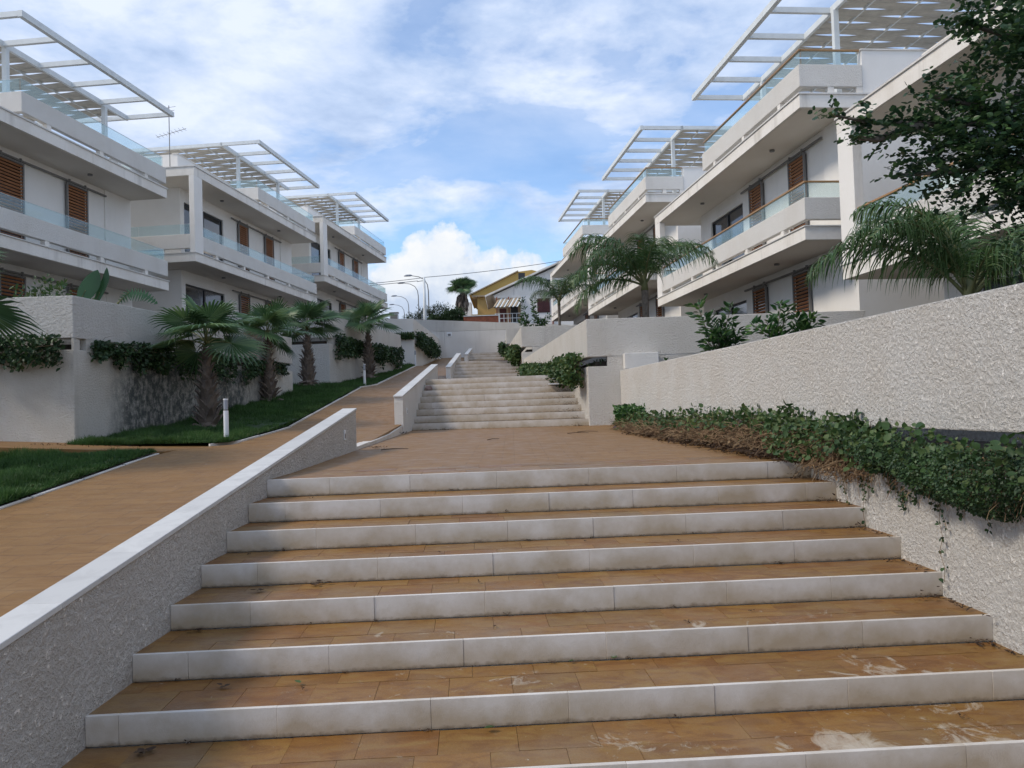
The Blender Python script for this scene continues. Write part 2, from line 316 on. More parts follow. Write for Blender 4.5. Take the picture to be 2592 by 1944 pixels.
# ---------------------------------------------------------------- mesh helpers
def link_mesh(name, me, mat=None, parent=None):
    o = bpy.data.objects.new(name, me); COL.objects.link(o)
    if mat is not None and not me.materials: me.materials.append(mat)
    if parent is not None: o.parent = parent
    return o
class MB:
    def __init__(s): s.v = []; s.f = []
    def add(s, vs, fs):
        o = len(s.v); s.v += [tuple(q) for q in vs]; s.f += [tuple(i+o for i in f) for f in fs]; return s
    def box(s, x0, x1, y0, y1, z0, z1):
        return s.add([(x0, y0, z0), (x1, y0, z0), (x1, y1, z0), (x0, y1, z0), (x0, y0, z1), (x1, y0, z1), (x1, y1, z1), (x0, y1, z1)],
                     [(0, 3, 2, 1), (4, 5, 6, 7), (0, 1, 5, 4), (1, 2, 6, 5), (2, 3, 7, 6), (3, 0, 4, 7)])
    def prism(s, poly, z0, z1):
        """poly: list of (x, y) counter-clockwise; z0, z1 numbers or functions of (x, y)"""
        n = len(poly); g = lambda z, p: z(*p) if callable(z) else z
        return s.add([(x, y, g(z0, (x, y))) for x, y in poly]+[(x, y, g(z1, (x, y))) for x, y in poly],
                     [tuple(range(n))[::-1], tuple(range(n, 2*n))]+[(i, (i+1) % n, n+(i+1) % n, n+i) for i in range(n)])
    def bar(s, p, q, w, h, up=(0, 0, 1)):
        p = Vector(p); q = Vector(q); d = (q-p).normalized(); u = Vector(up); x = d.cross(u).normalized(); u = x.cross(d).normalized()
        vs = [c+x*a*w/2+u*b*h/2 for c in (p, q) for a, b in ((-1, -1), (1, -1), (1, 1), (-1, 1))]
        return s.add(vs, [(0, 1, 2, 3), (7, 6, 5, 4), (0, 4, 5, 1), (1, 5, 6, 2), (2, 6, 7, 3), (3, 7, 4, 0)])
    def tube(s, pts, rad, n=8, cap=True):
        pts = [Vector(p) for p in pts]; rs = rad if hasattr(rad, '__len__') else [rad]*len(pts); o = len(s.v)
        for i, p in enumerate(pts):
            d = (pts[min(i+1, len(pts)-1)]-pts[max(i-1, 0)]).normalized(); a = d.cross(Vector((0, .13, 1)) if abs(d.z) < .9 else Vector((1, 0, 0))).normalized(); b = d.cross(a)
            s.v += [tuple(p+(a*math.cos(t)+b*math.sin(t))*rs[i]) for t in [2*math.pi*k/n for k in range(n)]]
        for i in range(len(pts)-1):
            s.f += [(o+i*n+k, o+i*n+(k+1) % n, o+(i+1)*n+(k+1) % n, o+(i+1)*n+k) for k in range(n)]
        if cap: s.f += [tuple(o+k for k in range(n))[::-1], tuple(o+(len(pts)-1)*n+k for k in range(n))]
        return s
    def mesh(s, name, mat=None, smooth=False):
        me = bpy.data.meshes.new(name); me.from_pydata(s.v, [], s.f); me.update()
        if mat is not None: me.materials.append(mat)
        if smooth: me.polygons.foreach_set('use_smooth', [True]*len(me.polygons))
        return me
    def build(s, name, mat, parent=None, bevel=0, smooth=False):
        o = link_mesh(name, s.mesh(name, mat, smooth), None, parent)
        if bevel:
            b = o.modifiers.new('bevel', 'BEVEL'); b.width = bevel; b.segments = 2; b.limit_method = 'ANGLE'
        return o
def tag(o, label=None, cat=None, group=None, kind=None):
    for k, v in (('label', label), ('category', cat), ('group', group), ('kind', kind)):
        if v: o[k] = v
    return o
def empty(name, loc, rz=0., label=None, cat=None, group=None, kind=None):
    o = bpy.data.objects.new(name, None); COL.objects.link(o); o.location = loc; o.rotation_euler = (0, 0, rz); o.empty_display_size = .2
    return tag(o, label, cat, group, kind)
def inst(name, me, parent=None, loc=(0, 0, 0), rot=(0, 0, 0), scale=(1, 1, 1)):
    o = bpy.data.objects.new(name, me); COL.objects.link(o); o.location = loc; o.rotation_euler = rot; o.scale = scale
    if parent is not None: o.parent = parent
    return o
def np_mesh(name, V, F, mat, parent=None):
    """V (n,3), F (m,k) fast mesh of equal polygons"""
    me = bpy.data.meshes.new(name); k = F.shape[1]
    me.vertices.add(len(V)); me.vertices.foreach_set('co', V.astype(np.float32).ravel())
    me.loops.add(F.size); me.loops.foreach_set('vertex_index', F.astype(np.int32).ravel())
    me.polygons.add(len(F)); me.polygons.foreach_set('loop_start', np.arange(0, F.size, k, dtype=np.int32)); me.polygons.foreach_set('loop_total', np.full(len(F), k, np.int32))
    me.update(calc_edges=True); me.materials.append(mat); return me
LEAF_V = np.array([(0, 0, 0), (.30, 0, -.04), (.68, 0, -.06), (1, 0, -.02), (.28, .42, .06), (.66, .36, .05), (.28, -.42, .06), (.66, -.36, .05)])
LEAF_F = np.array([(0, 1, 4, 4), (0, 6, 1, 1), (4, 1, 2, 5), (1, 6, 7, 2), (5, 2, 3, 3), (2, 7, 3, 3)])
LEAF_T = np.array([(0, 1, 4), (0, 6, 1), (4, 1, 2), (4, 2, 5), (1, 6, 7), (1, 7, 2), (5, 2, 3), (2, 7, 3)])
DIA_V = np.array([(0, 0, 0), (.45, .5, .08), (1, 0, 0), (.45, -.5, .08)]); DIA_T = np.array([(0, 2, 1), (0, 3, 2)])
def unit(a): return a/np.maximum(np.linalg.norm(a, axis=-1, keepdims=True), 1e-9)
def leaves(C, D, U, Ln, Wd, simple=False):
    """C centres, D directions, U approximate normals -> vertices, triangles"""
    TV, TT = (DIA_V, DIA_T) if simple else (LEAF_V, LEAF_T)
    D = unit(D); Sx = unit(np.cross(U, D)); U = np.cross(D, Sx); n = len(C); Ln = np.broadcast_to(Ln, n)[:, None, None]; Wd = np.broadcast_to(Wd, n)[:, None, None]
    V = C[:, None]+TV[None, :, 0:1]*Ln*D[:, None]+TV[None, :, 1:2]*Wd*Sx[:, None]+TV[None, :, 2:3]*Ln*U[:, None]
    F = TT[None]+(np.arange(n)*len(TV))[:, None, None]
    return V.reshape(-1, 3), F.reshape(-1, 3)
def leaf_obj(name, C, D, U, Ln, Wd, mat, parent=None, simple=False):
    V, F = leaves(C, D, U, Ln, Wd, simple); return link_mesh(name, np_mesh(name, V, F, mat), None, parent)
def rand_dirs(n, up=.3):
    d = rng.normal(size=(n, 3)); d[:, 2] += up; return unit(d)
# ---------------------------------------------------------------- levels
def ramp_z(y):
    return float(np.interp(y, [-5, 0, 11.4, 16.3, 24.3, 27., 38.3, 41., 50.2, 60], [-.47, .01, 1.10, 1.36, 2.36, 2.50, 3.70, 3.86, 4.80, 5.0]))
def lawn_z(x, y):
    t = min(max((y-12.2)/4, 0), 1); t2 = 1-min(max((y-24)/3, 0), 1)
    return ramp_z(y)+.03+.05*t*t2*min(max((-4.4-x)/1.5, 0), 1)*1.5
LX = -2.16                                        # inner face of the low walls beside the stairs
def wall_x(y):                                    # street face of the right-hand terrace walls
    return float(np.interp(y, [-2, 4.9, 17.2, 17.201, 30.7, 42, 50], [3.05, 2.77, 2.25, 1.58, .42, -.20, -.32]))
# ---------------------------------------------------------------- ground
def build_ground():
    xs = [-600, -120, -40, -16, -8, -2.3, 3, 12, 40, 120, 600]; ys = [-40, -8, 0, 11, 17, 24, 30, 38, 44, 50.6, 56, 90, 160, 400, 1200]
    V = []; F = []
    for y in ys:
        for x in xs:
            z = ramp_z(min(y, 50))-.45 if y <= 50.6 else 5.6+(y-50)*.02 if y < 90 else 6.4+min(y-90, 200)*.03
            if -9 < x < 20 and y < 50.6: z -= 1.6
            V.append((x, y, z))
    n = len(xs)
    for j in range(len(ys)-1):
        for i in range(n-1): F.append((j*n+i, j*n+i+1, (j+1)*n+i+1, (j+1)*n+i))
    m = MB(); m.add(V, F); tag(m.build('ground', M['soil']), 'bare dark earth under the terraces and beyond the end wall', kind='structure')
build_ground()
def strip(name, pts, mat, kind, label, thick=.25):
    """pts: rows of (xl, xr, y, z): a sloping walk with real thickness"""
    m = MB(); V = []; n = len(pts)
    for xl, xr, y, z in pts: V += [(xl, y, z), (xr, y, z), (xl, y, z-thick), (xr, y, z-thick)]
    F = [(0, 1, 3, 2)]
    for i in range(n-1):
        a, b = 4*i, 4*i+4; F += [(a, b, b+1, a+1)[::-1], (a+1, b+1, b+3, a+3)[::-1], (a, a+2, b+2, b)[::-1]]
    m.add(V, F); return tag(m.build(name, mat), label, kind=kind)
ys = [-3, 0, 3, 6, 9, 11.4, 11.9]
strip('ramp', [(-5.0, LX-.16, y, ramp_z(y)) for y in ys]+[(-5.0, -2.2, 12.6, ramp_z(12.6))]+[(-4.38, -2.2, y, ramp_z(y)) for y in (12.9, 14, 16.3)]+[(-4.4, LX-.16, y, ramp_z(y)) for y in (16.5, 20, 24.3, 25.5, 27, 32, 38.3, 39.6, 41, 46, 50.1)], M['paving'], 'structure', 'golden sandstone ramp climbing left of the stairs')
def side_path():
    m = MB(); P = [(-30, 11.9), (-5.0, 11.85), (-5.0, 12.6), (-4.38, 13.1), (-7.1, 13.6), (-30, 13.9)]
    z = lambda x, y: ramp_z(12.2)+.008+max(-5-x, 0)*.055
    m.prism(P, lambda x, y: z(x, y)-.3, z); tag(m.build('side_path', M['paving']), 'narrow sandstone path leading left between the two lawns', kind='structure')
side_path()
for nm, P in (('near_lawn', [(-9.5, 5.5), (-5.06, 5.5), (-5.06, 11.75), (-9.5, 11.8)]), ('far_lawn', [])):
    if P:
        m = MB(); n = 14
        for i in range(n):
            ya = 4.0+(11.80-4.0)*i/n; yb = 4.0+(11.80-4.0)*(i+1)/n
            m.add([(-14, ya, ramp_z(ya)+.03), (-5.07, ya, ramp_z(ya)+.03), (-5.07, yb, ramp_z(yb)+.03), (-14, yb, ramp_z(yb)+.03)], [(0, 1, 2, 3)])
        tag(m.build('near_lawn', M['lawn']), 'sunken soil of the small lawn at the lower left', kind='structure')
LAWN2 = [(13.02, -7.0, -4.46), (14.2, -7.0, -4.46), (18, -6.5, -4.46), (22.4, -5.95, -4.48), (24.5, -8.5, -4.48), (26.8, -8.5, -4.48), (26.9, -5.9, -4.48), (30, -5.45, -4.48), (34.7, -4.75, -4.46), (37, -5.9, -4.48), (38.9, -5.9, -4.48)]
m = MB()
for (ya, xa, xb), (yb, xc, xd) in zip(LAWN2[:-1], LAWN2[1:]):
    for i in range(6):
        t0, t1 = i/6, (i+1)/6; f = lambda t, a, b: a+(b-a)*t
        q = [(f(t0, xa, xb), ya), (f(t1, xa, xb), ya), (f(t1, xc, xd), yb), (f(t0, xc, xd), yb)]
        m.add([(x, y, lawn_z(x, y)) for x, y in q], [(0, 1, 2, 3)])
tag(m.build('far_lawn', M['lawn']), 'soil of the long lawn strip under the fan palms', kind='structure')
# white kerbs
def kerb(pts, w, h, name, label, base=None):
    e = empty(name, (0, 0, 0), label=label, kind='structure')
    for (xa, ya), (xb, yb) in zip(pts[:-1], pts[1:]):
        Lk = math.hypot(xb-xa, yb-ya); n = max(1, round(Lk/1.0))
        for i in range(n):
            a, b = i/n, (i+1)/n-.006; p = (xa+(xb-xa)*a, ya+(yb-ya)*a); q = (xa+(xb-xa)*b, ya+(yb-ya)*b)
            d = Vector((q[0]-p[0], q[1]-p[1], 0)).normalized(); s = Vector((-d.y, d.x, 0))*w/2; jit = random.uniform(-.004, .004)
            zf = base or (lambda x, y: ramp_z(y))
            P = [(p[0]-s.x, p[1]-s.y), (q[0]-s.x, q[1]-s.y), (q[0]+s.x, q[1]+s.y), (p[0]+s.x, p[1]+s.y)]
            m = MB(); m.prism(P, lambda x, y: zf(x, y)-.5, lambda x, y: zf(x, y)+h+jit); m.build('kerb_stone', M['limestone'], e, .004)
kerb([(-5.03, 3.5), (-5.03, 11.75), (-9, 11.82)], .045, .015, 'lawn_kerb', 'white kerb round the small near lawn')
kerb([(-4.75, 12.95), (-4.43, 13.5), (-4.43, 24.3)], .04, .02, 'lawn_kerb', 'thin white kerb along the lawn under the palms')
kerb([(-4.43, 24.3), (-4.44, 38.5), (-4.4, 50)], .06, .035, 'lawn_kerb', 'far stretch of white kerb beside the upper ramp')
# kerb joining the first two low walls
kerb([(-2.24, 11.44), (-2.24, 14.6), (-2.25, 16.26)], .15, .0, 'path_kerb', 'flat white kerb joining two low walls at the landing',
     base=lambda x, y: float(np.interp(y, [11.4, 14.5, 16.3], [1.14, 1.22, 1.34])))
# ---------------------------------------------------------------- stairs
TH = R(2.9)
def riser_slabs(parent, p0, p1, zb, h, lens, t=.028):
    """slabs of limestone standing along p0->p1 (front face line)"""
    d = Vector((p1[0]-p0[0], p1[1]-p0[1], 0)); Lt = d.length; d.normalize(); ang = math.atan2(d.y, d.x); a = -random.uniform(0, lens*.8)
    while a < Lt:
        b = a+lens*random.uniform(.88, 1.12); lo, hi = max(a, 0)+.0005, min(b, Lt)-.0005
        if hi-lo > .03:
            m = MB().box(0, hi-lo, 0, t, .0, h)
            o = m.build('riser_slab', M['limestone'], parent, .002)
            o.location = (p0[0]+d.x*lo+random.uniform(-.001, .001)*d.y, p0[1]+d.y*lo+random.uniform(-.002, .002), zb); o.rotation_euler = (0, 0, ang)
        a = b
def tiles(parent, p0, p1, z, depth, rows, wid):
    d = Vector((p1[0]-p0[0], p1[1]-p0[1], 0)); Lt = d.length; d.normalize(); ang = math.atan2(d.y, d.x); nrm = Vector((-d.y, d.x, 0)); y = .004
    for r in rows:
        a = -random.uniform(0, wid)
        while a < Lt:
            b = a+wid*random.uniform(.92, 1.1); lo, hi = max(a, 0)+.001, min(b, Lt)-.001
            if hi-lo > .02:
                m = MB().box(0, hi-lo, 0, r-.003, -.02, 0); o = m.build('paving_tile', M['tile'], parent)
                q = Vector((p0[0], p0[1], 0))+d*lo+nrm*y; o.location = (q.x, q.y, z+random.uniform(-.0015, .0012)); o.rotation_euler = (random.uniform(-.001, .001), random.uniform(-.001, .001), ang)
            a = b
        y += r
flight1 = empty('lower_stairs', (0, 0, 0), label='wide lower flight with cream stone risers and golden tile treads', kind='structure')
T1 = .5155
def right_end(x0, y0, ang):       # where a riser line meets the right wall
    x = 2.5
    for _ in range(6): x = wall_x(y0+(x-x0)*math.tan(ang))
    return (x+.03, y0+(x+.03-x0)*math.tan(ang))
body = MB()
for k in range(-3, 7):
    yk = 4.13+T1*k; p0 = (LX-.01, yk); p1 = right_end(*p0, TH)
    riser_slabs(flight1, (p0[0]+.012, p0[1]), (p1[0]-.03, p1[1]), k*.15, .15, .74)
    zt = (k+1)*.15; dd = .028
    q0 = (p0[0]-dd*math.sin(TH), p0[1]+dd*math.cos(TH)); q1 = (p1[0]-dd*math.sin(TH), p1[1]+dd*math.cos(TH))
    if k < 6:
        rows = (.30, .182) if k % 2 == 0 else (.18, .302)
        tiles(flight1, (LX-.03, q0[1]), (q1[0]+.02, q1[1]), zt-.004, .48, rows, .36)
        body.prism([(q0[0], q0[1]+.004), (q1[0], q1[1]+.004), (q1[0]-.03, q1[1]+T1-.01), (q0[0], q0[1]+T1-.01)], zt-.6, zt-.024)
    else:
        tiles(flight1, (LX-.03, q0[1]), (q1[0]+.02, q1[1]), zt-.003, .9, (.30, .30, .30), .40)
        body.prism([(q0[0], q0[1]+.004), (q1[0], q1[1]+.004), (q1[0]-.03, q1[1]+1.05), (q0[0], q0[1]+1.05)], zt-.6, zt-.024)
body.build('step_core', M['concrete'], flight1)
# landings
def landing(name, y0l, y0r, y1l, y1r, z0, z1, label, xl=LX-.02, ycut=None):
    n = 8; m = MB(); V = []; F = []
    for i in range(n+1):
        t = i/n; ya = y0l+(y1l-y0l)*t; yb = y0r+(y1r-y0r)*t; z = z0+(z1-z0)*t
        xb = wall_x(min(yb, y1r-.02 if y1r < 17.3 else yb)) if not (y1r < 17.6 and yb > 17.15) else 2.25
        V += [(xl, ya, z), (xb+.03, yb, z)]
    for i in range(n): F.append((2*i, 2*i+1, 2*i+3, 2*i+2))
    m.add(V, F); tag(m.build(name, M['paving']), label, kind='structure')
landing('lower_landing', 8.145, 8.40, 17.75, 17.4, 1.047, 1.2, 'broad sandstone landing between the first and second flights')
landing('middle_landing', 20.75, 20.5, 30.6, 30.75, 2.40, 2.76, 'sloping landing above the second flight')
landing('upper_landing', 32.3, 32.35, 42.45, 42.35, 3.51, 4.12, 'sloping landing above the third flight')
landing('top_landing', 43.3, 43.2, 50.15, 50.15, 4.57, 4.80, 'top landing below the end wall')
def upper_flight(name, yl, yr, zb, n, T, label):
    e = empty(name, (0, 0, 0), label=label, kind='structure'); core = MB()
    for k in range(n):
        a = (LX, yl+T*k); b = (wall_x(max(yr+T*k, 17.21))+.02, yr+T*k); riser_slabs(e, a, b, zb+k*.15, .15, 1.1, .03)
        dy = T-.03 if k < n-1 else T; zt = zb+(k+1)*.15
        tiles(e, (a[0], a[1]+.03), (b[0], b[1]+.03), zt-.004, dy, (dy,), .42)
        core.prism([(a[0]-.01, a[1]+.02), (b[0], b[1]+.02), (b[0], b[1]+T+.02), (a[0]-.01, a[1]+T+.02)], zt-.5, zt-.025)
    core.build('step_core', M['concrete'], e)
upper_flight('middle_stairs', 17.7, 17.27, 1.195, 8, .43, 'second flight of eight stained cream steps')
upper_flight('upper_stairs', 30.5, 30.7, 2.75, 5, .43, 'third flight of pale steps further up')
upper_flight('top_stairs', 42.35, 42.3, 4.11, 3, .43, 'short topmost flight below the end wall')
# ---------------------------------------------------------------- low walls beside the stairs
def low_wall(y0, y1, za, zb, foot, mat, label, light=None, seg=.85):
    """za/zb: top of cap at y0/y1; foot(y): ground level at the lower side"""
    e = empty('low_wall', (LX-.09, y0, foot(y0)), label=label, cat='wall', group='low walls between ramp and stairs')
    inv = Vector((-(LX-.09), -y0, -foot(y0))); f = lambda y: za+(zb-za)*(y-y0)/(y1-y0)
    V = []; m = MB(); n = max(2, int((y1-y0)/.5))
    for i in range(n+1):
        y = y0+(y1-y0)*i/n; V += [(LX, y, f(y)-.03), (LX-.17, y, f(y)-.03), (LX, y, min(foot(y), f(y))-.5), (LX-.17, y, min(foot(y), f(y))-.5)]
    F = [(0, 1, 3, 2)[::-1], tuple(4*n+i for i in (0, 1, 3, 2))]
    for i in range(n):
        a, b = 4*i, 4*i+4; F += [(a, b, b+1, a+1), (a, a+2, b+2, b), (a+1, b+1, b+3, a+3)]
    m.add([Vector(v)+inv for v in V], F); m.build('wall_body', mat, e)
    y = y0-.02; first = True
    while y < y1-.02:
        yb = min(y+seg*random.uniform(.93, 1.07), y1+.015)
        if y1-yb < .3: yb = y1+.015
        c = MB(); x0, x1 = LX-.182, LX+.012
        c.add([Vector((x, q, f(q)+h))+inv for q in (y+.001, yb-.002) for h in (-.03, 0) for x in (x0, x1)], [(0, 2, 3, 1), (4, 5, 7, 6), (0, 1, 5, 4), (2, 6, 7, 3), (0, 4, 6, 2), (1, 3, 7, 5)])
        c.build('cap_stone', M['cap'], e, .004); y = yb
    if light:
        yl, zl = light; s = .055
        c = MB().box(LX-.01, LX+.012, yl-s, yl+s, zl-s*1.15, zl+s*1.15); c.v = [tuple(Vector(v)+inv) for v in c.v]; fr = c.build('wall_light', M['bollard_white'], e, .004)
        c = MB().box(LX+.012, LX+.0135, yl-s*.55, yl+s*.55, zl-s*.75, zl+s*.35); c.v = [tuple(Vector(v)+inv) for v in c.v]; c.build('lamp_lens', M['grey_metal'], fr)
    return e
s1 = lambda y: -.45 if y < 2.5 else min((y-4.13)/T1*.15, 1.05) if y < 8 else 1.06
low_wall(.6, 11.4, .70-(3.4-.6)*.1262, 1.675, s1, M['stucco_low'], 'longest low wall with marble cap, nearest the camera, beside the lower flight', (10.6, 1.33))
low_wall(16.3, 24.2, 1.93, 2.97, lambda y: 1.17 if y < 17.5 else min(1.2+(y-17.7)*.35, 2.45), M['render_fine'], 'low capped wall rising beside the eight step second flight', (16.9, 1.62))
low_wall(29.4, 35.6, 3.16, 4.06, lambda y: 2.7 if y < 30.5 else 3.45, M['render_fine'], 'low capped wall beside the third flight', None)
low_wall(41.2, 46.5, 4.38, 5.06, lambda y: 4.05, M['render_fine'], 'smallest and farthest low wall, near the end wall', None)
# ---------------------------------------------------------------- planter walls
def offset(path, w):
    """parallel line to the left of an open path"""
    P = [Vector((x, y)) for x, y in path]; out = []
    for i, p in enumerate(P):
        a = (P[i]-P[i-1]).normalized() if i else (P[1]-P[0]).normalized(); b = (P[i+1]-P[i]).normalized() if i < len(P)-1 else a
        n = Vector((-a.y-b.y, a.x+b.x)).normalized(); k = max(n.dot(Vector((-a.y, a.x))), .3); out.append(p+n*(w/k))
    return [(q.x, q.y) for q in out]
def ribbon(path, w, z0, z1, skew=0.):
    a = path; b = offset(path, w); m = MB(); g = lambda z, x, y: z(x, y) if callable(z) else z
    n = len(a); V = []
    for (x, y), (u, v) in zip(a, b): V += [(x, y, g(z0, x, y)), (x, y, g(z1, x, y)), (u, v, g(z1, x, y)), (u, v, g(z0, x, y))]
    F = [(0, 1, 2, 3), tuple(4*(n-1)+i for i in (3, 2, 1, 0))]
    for i in range(n-1):
        o = 4*i; F += [(o+j, o+4+j, o+4+(j+1) % 4, o+(j+1) % 4) for j in range(4)]
    m.add(V, F); return m
def dense(path, step=1.5):
    out = []
    for (xa, ya), (xb, yb) in zip(path[:-1], path[1:]):
        n = max(1, int(math.hypot(xb-xa, yb-ya)/step))
        out += [(xa+(xb-xa)*i/n, ya+(yb-ya)*i/n) for i in range(n)]
    return out+[path[-1]]
def planter_wall(path, foot, lt, bb, top, soil, label, mats, posts, backw, flip):
    """path: street face; interior is to the left of the path (flip reverses)"""
    if flip: path = path[::-1]
    x0, y0 = path[0]
    e = empty('terrace_wall', (0, 0, 0), label=label, cat='wall', group='white rendered terrace walls with planter slots')
    ribbon(dense(path), .2, foot, lt).build('lower_wall', mats[0], e, .012)
    ribbon(path, .2, bb, top).build('upper_band', mats[1], e, .012)
    for (i, t0, t1) in posts:
        (xa, ya), (xb, yb) = path[i], path[i+1]; L_ = math.hypot(xb-xa, yb-ya); dx, dy = (xb-xa)/L_, (yb-ya)/L_
        if t0 < 0: t0, t1 = L_+t0, L_+t1
        a = (xa+dx*t0, ya+dy*t0); b = (xa+dx*t1, ya+dy*t1); nx, ny = -dy*.19, dx*.19; sx, sy = -dy*.006, dx*.006
        MB().prism([(a[0]+sx, a[1]+sy), (b[0]+sx, b[1]+sy), (b[0]+nx, b[1]+ny), (a[0]+nx, a[1]+ny)], lt-.01, bb+.01).build('slot_post', mats[0], e)
    P2 = offset(path, .75); ribbon(offset(path, .2), .5, lt-.35, lt+(bb-lt)*.55).build('planting_soil', M['soil'], e)  # planter soil, raised so its dark colour stands in for slot shade
    ribbon(P2, .15, lt-.4, (lambda x, y: top(x, y)-.03) if callable(top) else top-.03).build('rear_wall', mats[0], e)
    pin = offset(path, .9)
    if not flip: poly = pin+[(backw, pin[-1][1]), (backw, pin[0][1])]
    else: poly = pin+[(backw, pin[-1][1]), (backw, pin[0][1])]
    # terrace body
    ar = sum(poly[i][0]*poly[(i+1) % len(poly)][1]-poly[(i+1) % len(poly)][0]*poly[i][1] for i in range(len(poly)))
    if ar < 0: poly = poly[::-1]
    MB().prism(poly, 0., soil).build('terrace_soil', M['soil'], e)
    return e
gz = lambda x, y: ramp_z(y)-.3
# left side, interior on the left of a path that runs uphill
planter_wall([(-22, 13.55), (-7.16, 13.55), (-5.87, 22.2), (-12, 22.3)], lambda x, y: ramp_z(y)-.3, 2.80, 2.99, 3.69, 3.10, 'nearest left terrace wall, corner at the path, dark mould below its ivy',
             (M['mould'], M['stucco_cool']), [(0, -.04-.0, -.0), (1, .32, .62), (1, 4.2, 4.35), (1, 7.3, 7.6), (0, 7., 7.2), (0, 10.3, 10.5)], -22, False)
planter_wall([(-12, 26.85), (-5.9, 26.85), (-4.63, 34.9), (-10, 35)], lambda x, y: ramp_z(y)-.3, 3.90, 4.10, 4.85, 4.35, 'second left terrace wall, ivy along its slot behind the palms',
             (M['stucco_cool'], M['stucco_cool']), [(1, .3, .6), (1, 4., 4.15), (1, 7.4, 7.8)], -22, False)
planter_wall([(-12, 39.0), (-4.56, 39.0), (-4.35, 50.1)], lambda x, y: ramp_z(y)-.3, 5.05, 5.25, 6.0, 5.5, 'farthest left terrace wall, smooth corner touching the end wall',
             (M['render_fine'], M['render_fine']), [(0, -1.6, -.6), (1, 5.2, 5.4), (1, 10.2, 10.5)], -22, False)
# right side
planter_wall([(3.05, -3.), (2.77, 4.9), (2.25, 17.19)], lambda x, y: min(ramp_z(y), 1.0)-.9, 1.10, 1.375, lambda x, y: 2.195+(y-4.5)*.00985, 1.7, 'nearest right terrace wall of coarse white render beside the lower stairs',
             (M['stucco_near'], M['stucco_near']), [(0, .0, .3)], 12, True)
planter_wall([(7.4, 17.2), (1.58, 17.2), (.45, 30.5)], lambda x, y: ramp_z(y)-.6 if y > 18 else .8, 2.42, 2.62, 3.41, 2.95, 'second right terrace wall with square pier at the second flight',
             (M['stucco'], M['stucco']), [(1, -5.4, -.42), (0, .0, .3), (0, 5.2, 5.4), (0, 10.2, 10.35)], 14, True)
planter_wall([(8, 30.7), (.40, 30.7), (-.2, 41.8)], lambda x, y: ramp_z(y)-.6, 3.68, 3.87, 4.63, 4.1, 'third right terrace wall with a small pier at the third flight',
             (M['stucco'], M['stucco_cool']), [(1, -7.2, -.75), (0, .0, .3), (0, 5.4, 5.55)], 14, True)
planter_wall([(7, 42.), (-.22, 42.), (-.32, 50.1)], lambda x, y: ramp_z(y)-.6, 4.70, 4.89, 5.67, 5.2, 'farthest right terrace wall, adjoining the end wall',
             (M['render_fine'], M['stucco_cool']), [(1, -6.2, -.6), (0, .0, .3)], 14, True)
m = MB().box(2.32, 3.02, 16.93, 17.19, 2.34, 2.66); tag(m.build('wall_cabinet', M['concrete'], None, .01), 'pale grey box cabinet fixed at the pier of the second right terrace', 'cabinet')
# end wall
ew = empty('end_wall', (0, 50.2, 4.8), label='tall pale concrete wall closing the street at the top of the stairs', cat='wall')
wt = lambda x: 7.19-(x+5.5)*.068
def slab(x0, x1, z0, z1, y0, y1, name, mat):
    m = MB(); m.add([(x0, y0, z0(x0)), (x1, y0, z0(x1)), (x1, y1, z0(x1)), (x0, y1, z0(x0)), (x0, y0, z1(x0)), (x1, y0, z1(x1)), (x1, y1, z1(x1)), (x0, y1, z1(x0))],
                     [(0, 3, 2, 1), (4, 5, 6, 7), (0, 1, 5, 4), (1, 2, 6, 5), (2, 3, 7, 6), (3, 0, 4, 7)])
    return m.build(name, mat, ew)
xx = -12
while xx < 12:
    slab(xx+.006, xx+3.994, lambda x: -.6, lambda x: 6.40-4.8, 0, .25, 'wall_panel', M['concrete'])
    slab(xx+.003, xx+3.997, lambda x: 6.415-4.8, lambda x: wt(x)-4.8, .02, .24, 'wall_panel', M['stucco_cool']); xx += 4
m = MB().box(-3.87, -3.55, -.03, -.001, 6.10-4.8, 6.36-4.8); f_ = m.build('wall_light', M['bollard_white'], ew, .01)
MB().box(-3.80, -3.62, -.034, -.0305, 6.13-4.8, 6.26-4.8).build('lamp_lens', M['grey_metal'], f_)
